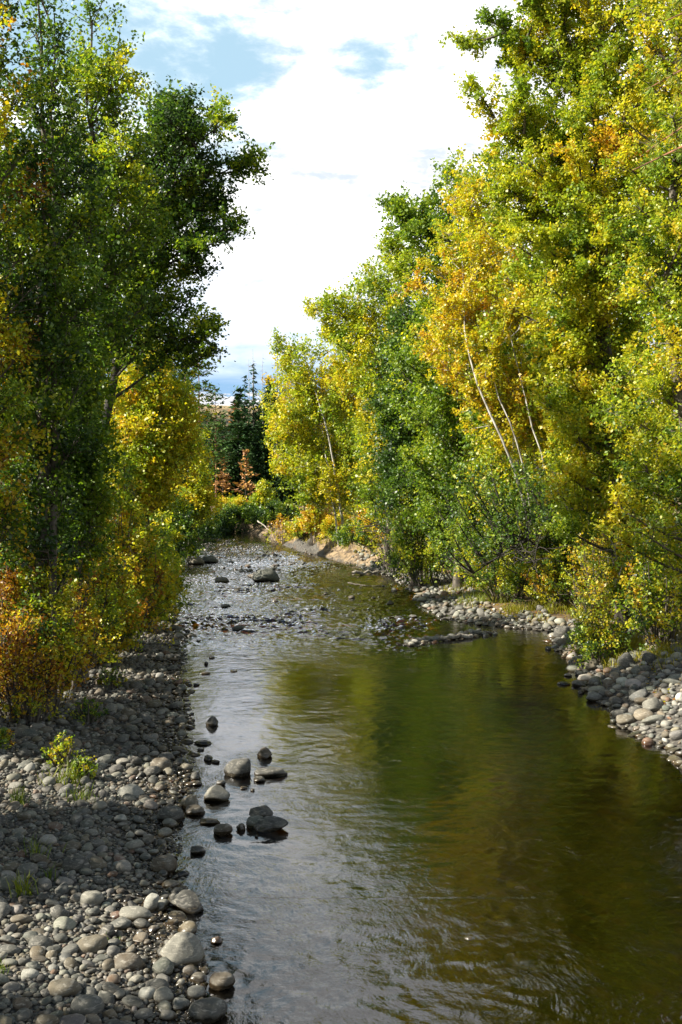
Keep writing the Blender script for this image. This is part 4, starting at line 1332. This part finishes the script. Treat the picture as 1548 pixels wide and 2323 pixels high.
rock('orange tan wet stone almost awash near the gravel', 474, 1870, 48, 12, 'tan', 7, 0.5)
rock('small brown stone between the egg rock and the three rock pile', 547, 1884, 20, 16, 'brown', 3)
rock('dark oval stone in water off the shaded gravel', 447, 1937, 36, 16, 'dark', 7)
rock('small reddish stone alone in the near water', 489, 2142, 30, 16, 'reddish', 4)
rock('lone rounded brown stone in the near water', 502, 2246, 58, 38, 'brown', 0, 0.8)
rock('square flat topped stone in the rapids', 541, 1431, 30, 14, 'green grey', 6, 0.6)
rock('big grey domed boulder at the end of the gravel bar', 598, 1320, 70, 32, 'green grey', 4, 0.8)
rock('pale ridged boulder at the side of the gravel bar', 440, 1281, 44, 20, 'tan', 4, 0.9, 0.3)
rock('grey low boulder behind the pale ridged one', 470, 1277, 46, 18, 'green grey', 4, 0.9)
rock('tan low rock just off the gravel bar', 502, 1322, 34, 14, 'tan', 7)
rock('small tan rock in the rapids below the bar', 541, 1342, 18, 10, 'tan', 3)
rock('small dark rock awash in the rapids', 511, 1378, 24, 8, 'dark', 7)
rock('small rock right of the tan one in the rapids', 562, 1342, 12, 8, 'dark', 4)
for i, (px, py, w, h, c, lab) in enumerate([
        (460, 1690, 38, 9, 'dark', 'flat dark sliver stone off the shaded gravel edge'), (455, 1703, 20, 6, 'brown', 'thin brown stone under the flat dark sliver'),
        (472, 1726, 28, 12, 'dark', 'dark stone with a small cap in the calm water'), (489, 1731, 20, 7, 'brown', 'brown chip right of the capped dark stone'),
        (552, 1790, 18, 6, 'brown', 'brown chip awash before the big dark block rock'), (573, 1794, 12, 5, 'brown', 'tiny brown chip beside the other before the block rock'),
        (582, 1900, 8, 6, 'dark', 'tiny dark stone below the three rock pile'), (445, 1556, 16, 6, 'dark', 'tiny dark stone in the calm stretch by the shaded gravel'),
        (480, 1494, 20, 6, 'dark', 'thin dark stone off the amber shallows'), (468, 1508, 10, 8, 'dark', 'tiny black stone off the amber shallows'),
        (466, 1530, 22, 6, 'tan', 'tan chip awash in the calm water'), (530, 1524, 22, 4, 'dark', 'thin awash stone in mid stream'),
        (424, 1436, 18, 8, 'dark', 'dark stone off the shaded bank upper pair'), (424, 1444, 14, 7, 'dark', 'dark stone off the shaded bank lower pair'), (450, 1456, 14, 5, 'dark', 'small dark stone farther out than the pair'),
        (895, 1342, 16, 9, 'pale', 'pale round stone in the shallows off the grass verge'), (886, 1372, 16, 10, 'tan', 'tan stone in the shallows below the pale round one'), (905, 1405, 26, 8, 'dark', 'dark oval stone before the cobble spit'), (938, 1402, 22, 8, 'dark', 'second dark oval stone nearer the cobble spit'),
        (798, 1360, 16, 10, 'brown', 'brown stone with a stick in the riffle'), (740, 1350, 14, 7, 'tan', 'tan stone in mid riffle'), (870, 1332, 8, 6, 'dark', 'tiny dark stone off the driftwood'), (625, 1366, 14, 5, 'tan', 'small tan stone in mid rapids'), (848, 1358, 14, 5, 'tan', 'low tan stone off the grass verge'),
        (1245, 1474, 18, 8, 'dark', 'dark stone in the dark pool at the bank foot'), (1270, 1478, 24, 7, 'dark', 'flat dark stone against the bank foot'), (1297, 1513, 20, 9, 'grey', 'grey stone half out of the dark pool'), (1290, 1535, 22, 7, 'dark', 'low dark stone in the dark pool'), (1280, 1554, 28, 7, 'dark', 'awash slab in the dark pool'), (1320, 1574, 18, 9, 'brown', 'brown stone awash in the dark pool'), (1368, 1580, 24, 15, 'grey', 'grey domed stone off the cobble point')]):
    rock(lab, px, py, w, h, SCOL and c, (3, 7, 0, 7)[i % 4], 0.7, rot=i)
lrock('the dark bank boulder', 'dark boulder at the head of the cobble slope by the pool', 1278, 1448, 38, 32, 'dark', 0)
lrock('the tan bank boulder', 'tan boulder below the dark boulder at the pool edge', 1284, 1466, 32, 20, 'tan', 3)
lrock('the round grey boulder', 'round grey boulder high on the cobble slope', 1424, 1513, 36, 34, 'grey', 3)
lrock('the round dark boulder', 'round dark boulder high on the cobble slope', 1474, 1506, 30, 28, 'dark', 0)
lrock('the brown flat boulder', 'brown flat boulder midway along the cobble slope', 1345, 1520, 40, 26, 'tan', 4)
lrock('the pinkish sunlit boulder', 'pinkish sunlit boulder low on the cobble slope', 1482, 1615, 50, 34, 'pale', 4)
lrock('the flat tan boulder', 'flat tan stone at the tip of the cobble point', 1424, 1642, 48, 20, 'tan', 7)
rock('green brown boulder sunk under the clear near water', 1182, 2195, 84, 30, 'tan', 0, 0.7, z=-0.12, bury=0.5)
rock('small pale stone breaking the near water', 1064, 2138, 30, 12, 'pale', 4, z=-0.03)

# cobbles: dart-thrown by size over the beaches
class Darts:
    def __init__(self, cell):
        self.c, self.g = cell, {}

    def ok(self, x, y, r, k):
        i, j = int(x // self.c), int(y // self.c)
        n = int((r + 0.30) // self.c) + 1
        for a in range(i - n, i + n + 1):
            for b in range(j - n, j + n + 1):
                for (px, py, pr) in self.g.get((a, b), ()):
                    if (px - x) ** 2 + (py - y) ** 2 < (k * (pr + r)) ** 2:
                        return False
        return True

    def put(self, x, y, r):
        self.g.setdefault((int(x // self.c), int(y // self.c)), []).append((x, y, r))


darts = Darts(0.25)
for t_ in taken:
    darts.put(*t_)
rng = np.random.default_rng(4)
cob = []        # x, y, r, zone


def throw(zone, n, sampler, rmin, rmax, pw, k=0.72):
    rs = np.sort(rmin * (1 - rng.random(n) * (1 - (rmin / rmax) ** pw)) ** (-1 / pw))[::-1]
    X, Yy = sampler(n)
    Zh = height(X, Yy)
    for x, y, r, z in zip(X, Yy, rs, Zh):
        if z < -0.10 and zone != 'bar' or z < -0.14:
            continue
        if z < -0.01 and r < 0.5 * -z:
            continue
        if darts.ok(x, y, r, k):
            darts.put(x, y, r)
            cob.append((x, y, r, z, zone))


def near_left(n):
    y = 8.2 + 8.5 * rng.random(n) ** 1.1
    x = xl(y) + 0.12 - (np.minimum(0.12 + xl(y) + 0.33 * y, 6.0)) * rng.random(n)
    return x, y


def mid_left(n):
    y = 16 + 18 * rng.random(n) ** 1.2
    w = np.minimum(np.interp(y, _beach_y, _beach_w) + 0.6, 0.33 * y + xl(y) + 0.4)
    x = xl(y) + 0.3 - (w + 0.3) * rng.random(n)
    return x, y


def far_left(n):
    y = 33 + 18 * rng.random(n)
    x = xl(y) + 0.5 - 1.6 * rng.random(n)
    return x, y


def right_slope(n):
    y = 17 + 17 * rng.random(n)
    x = xr(y) - 0.5 + 3.4 * rng.random(n) ** 1.2
    return x, y


def right_verge(n):
    y = 33 + 34 * rng.random(n)
    x = xr(y) - 0.6 + 3.0 * rng.random(n) ** 1.4
    return x, y


def spit(n):
    u = rng.random(n)
    a, b = G(918, 1466), G(1115, 1436)
    x = a.x + (b.x - a.x) * u + rng.normal(size=n) * 0.18
    y = a.y + (b.y - a.y) * u + rng.normal(size=n) * (0.22 + 0.6 * u)
    return x, y


def spit2(n):
    u = rng.random(n)
    a, b = G(935, 1422), G(1262, 1420)
    x = a.x + (b.x - a.x) * u
    y = a.y + (b.y - a.y) * u + rng.normal(size=n) * (0.2 + 0.9 * u)
    return x, y


def bar(n):
    y = 54 + 46 * rng.random(n)
    cx = np.interp(y, [q[0].y for q in _bar], [q[0].x for q in _bar])
    hw = np.interp(y, [q[0].y for q in _bar], [q[1] for q in _bar])
    return cx + hw * 1.15 * (2 * rng.random(n) - 1), y


throw('gravel', 1500, near_left, 0.045, 0.125, 2.0)
throw('gravel', 12000, near_left, 0.022, 0.045, 1.6, 0.64)
throw('gravel', 1400, mid_left, 0.07, 0.17, 2.2)
throw('gravel', 8000, mid_left, 0.035, 0.07, 1.6, 0.66)
throw('gravel', 700, far_left, 0.08, 0.2, 2)
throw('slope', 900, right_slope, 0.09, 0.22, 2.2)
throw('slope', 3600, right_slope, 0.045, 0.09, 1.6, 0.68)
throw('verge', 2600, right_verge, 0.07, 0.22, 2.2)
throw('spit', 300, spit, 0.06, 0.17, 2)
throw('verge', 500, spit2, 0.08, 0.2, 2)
throw('bar', 2300, bar, 0.07, 0.22, 2.0)


def build_cobbles():
    rng = np.random.default_rng(8)
    names = list(SCOL)
    wts = np.array([0.30, 0.16, 0.14, 0.17, 0.10, 0.03, 0.03, 0.07])
    lib = {2: [stone_verts(2, 400 + k, 0.17, 0.0 if k < 4 else 0.7) for k in range(7)], 1: [stone_verts(1, 500 + k, 0.18) for k in range(5)]}
    rec = []
    for (x, y, r, z, zone) in cob:
        p = F * r * 2 / y
        vis = abs(x) < 0.325 * y and y > 8.8 and not (zone == 'gravel' and y > 30)
        c = names[rng.choice(len(names), p=wts)]
        rec.append([x, y, r, z, zone, c, p if vis else 0])
    rec.sort(key=lambda q: -q[6])
    n_obj = 240
    mass = {'gravel': MB(), 'slope': MB(), 'verge': MB(), 'spit': MB(), 'bar': MB()}
    objs = []
    for i, (x, y, r, z, zone, c, p) in enumerate(rec):
        a, b = 1.0, 0.62 + 0.3 * rng.random()
        h = b * (0.5 + 0.35 * rng.random())
        shape = 'flat' if h < 0.48 else ('round' if b > 0.8 else 'oval')
        rot = Matrix.Rotation(rng.random() * 6.28, 3, 'Z') @ Matrix.Rotation(rng.normal() * 0.28, 3, 'X') @ Matrix.Rotation(rng.normal() * 0.28, 3, 'Y')
        sc = np.array([a, b, h]) * r
        loc = (x, y, z + sc[2] * (0.35 + 0.35 * rng.random()))
        col = np.array(SCOL[c]) * (1.7 if zone in ('slope', 'verge', 'spit') else 1.0) * (0.8 + 0.4 * rng.random()) * (1 + rng.normal(size=3) * 0.03)  # bank and spit cobbles lightened: dry pale granite, with sunlight put into the colour
        if i < n_obj:
            k = int(rng.integers(16))
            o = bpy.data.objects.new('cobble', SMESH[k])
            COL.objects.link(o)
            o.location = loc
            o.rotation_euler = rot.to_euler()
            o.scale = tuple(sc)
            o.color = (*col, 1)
            objs.append((o, x, y, zone, c, shape))
        else:
            px = F * r * 2 / y * 0.44
            L = lib[2 if px > 5 else 1]
            v, f = L[int(rng.integers(len(L)))]
            vv = (v * sc) @ np.array(rot).T + np.array(loc)
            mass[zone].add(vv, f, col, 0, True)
    # each cobble is told apart by look and by the landmark rock it lies nearest to
    seen = {}
    for (o, x, y, zone, c, shape) in objs:
        d, j = min(((x - q[0]) ** 2 + (y - q[1]) ** 2, k) for k, q in enumerate(LM))
        lx, ly, phrase = LM[j]
        dx, dy = x - lx, y - ly
        rel = ('behind' if dy > 0 else 'in front of') if abs(dy) > abs(dx) else ('to the water side of' if (dx > 0) == (zone == 'gravel') else 'to the bank side of')
        seen.setdefault((c, shape, rel, phrase), []).append((d, o))
    ordn = ['', 'second nearest ', 'third nearest ', 'fourth nearest ', 'fifth nearest ', 'sixth nearest ', 'seventh nearest ', 'eighth nearest ']
    for (c, shape, rel, phrase), lst in seen.items():
        lst.sort(key=lambda t: t[0])
        for k, (d, o) in enumerate(lst):
            first = 'nearest ' if (k == 0 and len(lst) > 1) else ordn[min(k, 7)]
            tag(o, f'{first}{c} {shape} cobble {rel} {phrase}', 'cobble', 'cobbles on the river banks')
    for zone, lab in (('gravel', 'small grey cobbles and gravel covering the shaded beach'), ('slope', 'small rounded cobbles covering the sunlit slope by the pool'), ('verge', 'small cobbles along the grassy verge'), ('spit', 'line of small stones reaching into the riffle'), ('bar', 'stones of the midstream gravel bar')):
        if mass[zone].v:
            tag(link('gravel', mass[zone].mesh('gravel', [M_STONES])), lab, 'gravel', None, 'stuff')


build_cobbles()

# ------------------------------------------------------------------ driftwood, dead twigs
def stick(name, label, pts, r, mat, seed=1, forks=4, cat='driftwood'):
    rng = np.random.default_rng(seed)
    P = np.array([np.array(p) for p in pts])
    line = smooth_line(P, 12)
    line[1:-1] += rng.normal(size=(10, 3)) * r * 0.5
    m = MB()
    tube(m, line, np.linspace(r, r * 0.4, 12), 7)
    L = np.linalg.norm(P[-1] - P[0])
    for k in range(forks):
        i = int(rng.integers(5, 11))
        d = (P[-1] - P[0]) / L + rng.normal(size=3) * 0.5
        e = line[i] + d * L * 0.14 * (0.5 + rng.random())
        tube(m, [line[i], (line[i] + e) / 2 + rng.normal(size=3) * r, e], [r * 0.4, r * 0.3, r * 0.15], 5)
    o = link(name, m.mesh(name, [mat], line[0]), None, tuple(line[0]))
    tag(o, label, cat)


def GP(px, py, up=0.0):
    g = G(px, py, 0.0)
    for _ in range(4):
        z = max(hz(g.x, g.y), 0.0) + up
        g = G(px, py, z)
    return g


stick('driftwood_pole', 'pale bare driftwood pole leaning out of the shrub onto cobbles', [GP(914, 1311, 0.08), W(950, 1293, 55), W(988, 1270, 55)], 0.09, M_DEADWOOD, 1)
stick('driftwood_log', 'grey weathered log lying along the cobble spit', [GP(1070, 1443, 0.06), GP(1000, 1447, 0.07), GP(940, 1452, 0.03)], 0.07, M_DEADWOOD, 2, 2)
stick('driftwood_branch', 'thin pale branch lying awash in the riffle shallows', [GP(790, 1322, 0.05), GP(830, 1328, 0.06), GP(880, 1331, 0.03)], 0.028, M_BARK, 3, 3)
stick('driftwood_log', 'long grey log at the foot of the far cobble verge', [GP(800, 1301, 0.1), GP(850, 1297, 0.12), GP(905, 1296, 0.1)], 0.09, M_DEADWOOD, 4, 3)
stick('driftwood_branch', 'bare grey branch slanting from the cut bank point', [W(585, 1182, 92), W(605, 1196, 91), W(625, 1214, 90)], 0.06, M_DEADWOOD, 5, 5)


def dead_twigs(label, px, py, Y, spread, n, seed, mat, rad=0.012):
    rng = np.random.default_rng(seed)
    c = np.array(W(px, py, Y))
    m = MB()
    for i in range(n):
        a = c + rng.normal(size=3) * spread * 0.25
        d = rng.normal(size=3)
        d[2] = abs(d[2]) * 0.5 + 0.1
        d /= np.linalg.norm(d)
        L = spread * (0.7 + 0.9 * rng.random())
        p = [a]
        for k in range(4):
            d = d + rng.normal(size=3) * 0.35
            d /= np.linalg.norm(d)
            p.append(p[-1] + d * L / 4)
        tube(m, p, np.linspace(rad, rad * 0.3, 5), 4, None, 0, False)
    tag(link('dead_branch', m.mesh('dead_branch', [mat], c), None, tuple(c)), label, 'dead branch')


dead_twigs('tangle of bare grey twigs in front of the golden shrub', 1420, 1260, 27.5, 0.9, 16, 3, M_DEADWOOD)
dead_twigs('bare curling twigs beside the leafy lime shrub', 1520, 1230, 25.5, 0.8, 14, 4, M_DEADWOOD)
dead_twigs('heap of dead brown twigs under the olive shrub', 235, 1325, 27.5, 0.7, 26, 5, M_BARK)
dead_twigs('bare dark twigs drooping under the leaning alder', 1180, 1260, 36, 1.2, 24, 6, M_BARK_DARK, 0.02)
dead_twigs('thin brown twigs on the bank below the columnar tree', 880, 1200, 60, 2.0, 30, 7, M_BARK, 0.025)


# ------------------------------------------------------------------ grass and weeds
def blades(mb, c, h, w, rng, tone, lean=0.35):
    n = len(c)
    d = rng.normal(size=(n, 3)) * lean
    d[:, 2] = 1
    d /= np.linalg.norm(d, axis=1)[:, None]
    hh = h * (0.5 + 0.8 * rng.random((n, 1)))
    s = rng.normal(size=(n, 3))
    s[:, 2] = 0
    s /= np.linalg.norm(s, axis=1)[:, None]
    mid = c + d * hh * 0.55
    d2 = d + rng.normal(size=(n, 3)) * 0.25
    d2[:, 2] *= 0.6
    tip = mid + d2 * hh * 0.5
    V = np.stack([c - s * w, c + s * w, mid + s * w * 0.8, mid - s * w * 0.8, tip], 1).reshape(-1, 3)
    b = np.arange(n)[:, None] * 5
    col = ramp(tone + rng.normal(size=n) * 0.06) * 0.55
    mb.add(V, b + np.array([[0, 1, 2, 3]]), col, 0, False)
    mb.add(V, b + np.array([[3, 2, 4]]), col, 0, False)


def tuft(label, px, py, n, rad, h, tone, seed, w=0.006, name='grass_tuft', cat='grass tuft'):
    rng = np.random.default_rng(seed)
    g = GP(px, py)
    c = np.array(g) + rng.normal(size=(n, 3)) * np.array([rad, rad, 0])
    c[:, 2] = height(c[:, 0], c[:, 1])
    mb = MB()
    blades(mb, c, h, w, rng, tone)
    tag(link(name, mb.mesh(name, [M_GRASS], np.array(g)), None, tuple(g)), label, cat)


tuft('bright green grass tuft on the shaded gravel before the sun patch', 112, 2000, 26, 0.03, 0.20, 0.27, 1)
tuft('yellowing weed clump left of the bright green tuft', 55, 2030, 50, 0.06, 0.26, 0.42, 2)
tuft('thin olive weed clump on the gravel in deep shade', 85, 1945, 36, 0.08, 0.28, 0.36, 3)
tuft('pale grass clump at the frame edge in the upper sun streak', 40, 1825, 60, 0.05, 0.28, 0.33, 4)
tuft('grassy weed clump below the upper sun streak', 185, 1815, 50, 0.12, 0.24, 0.36, 5)
tuft('dry weed clump in the middle of the shaded gravel', 150, 1780, 60, 0.14, 0.42, 0.42, 6)
tuft('green grass clump at the bottom frame edge beside grey stones', 2, 2215, 34, 0.05, 0.16, 0.38, 7)
tuft('small green tuft between stones near the tan loaf stone', 250, 2140, 20, 0.03, 0.10, 0.3, 8)
tuft('tuft of water grass in the calm edge', 438, 1490, 16, 0.08, 0.25, 0.2, 9)
for k, (px, py, hw, top, tone, lab) in enumerate([(140, 1740, 45, 1660, 0.42, 'leafy yellow green weed on the shaded gravel'), (8, 1700, 16, 1665, 0.46, 'bright yellow weed at the frame edge on the gravel'),
                                                  (70, 1640, 60, 1560, 0.44, 'sprawling olive weed where the gravel meets the thicket'), (200, 1640, 40, 1590, 0.33, 'low dark green weed on the gravel near the thicket'), (250, 1560, 40, 1520, 0.36, 'low weed patch on the farther shaded gravel'), (190, 1770, 22, 1720, 0.33, 'single upright green weed before the leafy yellow one')]):
    g = GP(px, py)
    shrub('weed_plant', lab, 'weed', g.y, px, top, py, hw, tone, n_stems=14, n_twig=7, tw_len=0.12, n_leaf=9, leaf=0.045, spread=0.03, seed=120 + k, dome=0.6)


def grass_patch():
    rng = np.random.default_rng(5)
    mb = MB()
    for (px, py, n, sx, sy, h, tone) in [(1150, 1358, 3000, 0.9, 1.4, 0.40, 0.40), (1240, 1372, 2400, 1.1, 1.3, 0.36, 0.56), (1080, 1335, 1500, 1.1, 1.5, 0.32, 0.5), (1330, 1385, 2600, 1.3, 1.0, 0.35, 0.5),
                                         (1440, 1452, 4200, 0.9, 1.2, 0.28, 0.58), (1530, 1470, 2200, 0.6, 1.2, 0.24, 0.55), (1390, 1480, 1500, 0.5, 0.8, 0.2, 0.5)]:
        g = GP(px, py, 0.1)
        c = np.array(g) + rng.normal(size=(n, 3)) * np.array([sx, sy, 0])
        c[:, 2] = height(c[:, 0], c[:, 1])
        c = c[c[:, 2] > 0.12]
        cl = fbm(c[:, 0] * 1.7, c[:, 1] * 1.7, 2)
        c = c[cl > 0.40]
        blades(mb, c, h, 0.008, rng, tone)
    for (px, py, n, sx, sy) in [(700, 1225, 2500, 3.0, 4), (780, 1245, 2500, 3, 4), (860, 1265, 2000, 3, 4)]:
        g = GP(px, py, 0.5)
        c = np.array(g) + rng.normal(size=(n, 3)) * np.array([sx, sy, 0])
        c[:, 2] = height(c[:, 0], c[:, 1])
        c = c[c[:, 2] > 0.5]
        blades(mb, c, 0.4, 0.014, rng, 0.6)
    tag(link('grass', mb.mesh('grass', [M_GRASS])), 'green and straw coloured grass on the sunlit bank verge', 'grass', None, 'stuff')


grass_patch()


def litter():
    """Fallen leaves on the wooded banks."""
    rng = np.random.default_rng(15)
    n = 26000
    y = 16 + 75 * rng.random(n) ** 1.5
    left = rng.random(n) < 0.4
    x = np.where(left, xl(y) - np.interp(y, _beach_y, _beach_w) - 5 * rng.random(n) + 0.6, xr(y) + 1.0 + 6 * rng.random(n))
    z = height(x, y)
    ok = z > 0.12
    mb = MB()
    c = np.stack([x, y, z + 0.015], -1)[ok]
    leaves(mb, c, 0.075, ramp(0.72 + rng.normal(size=len(c)) * 0.14) * 0.8, rng, up=1.6)
    tag(link('fallen_leaves', mb.mesh('fallen_leaves', [M_LEAF])), 'fallen yellow and brown leaves strewn on the banks', 'fallen leaves', None, 'stuff')


litter()
print('leaf count', N_LEAVES[0], 'cobbles', len(cob))
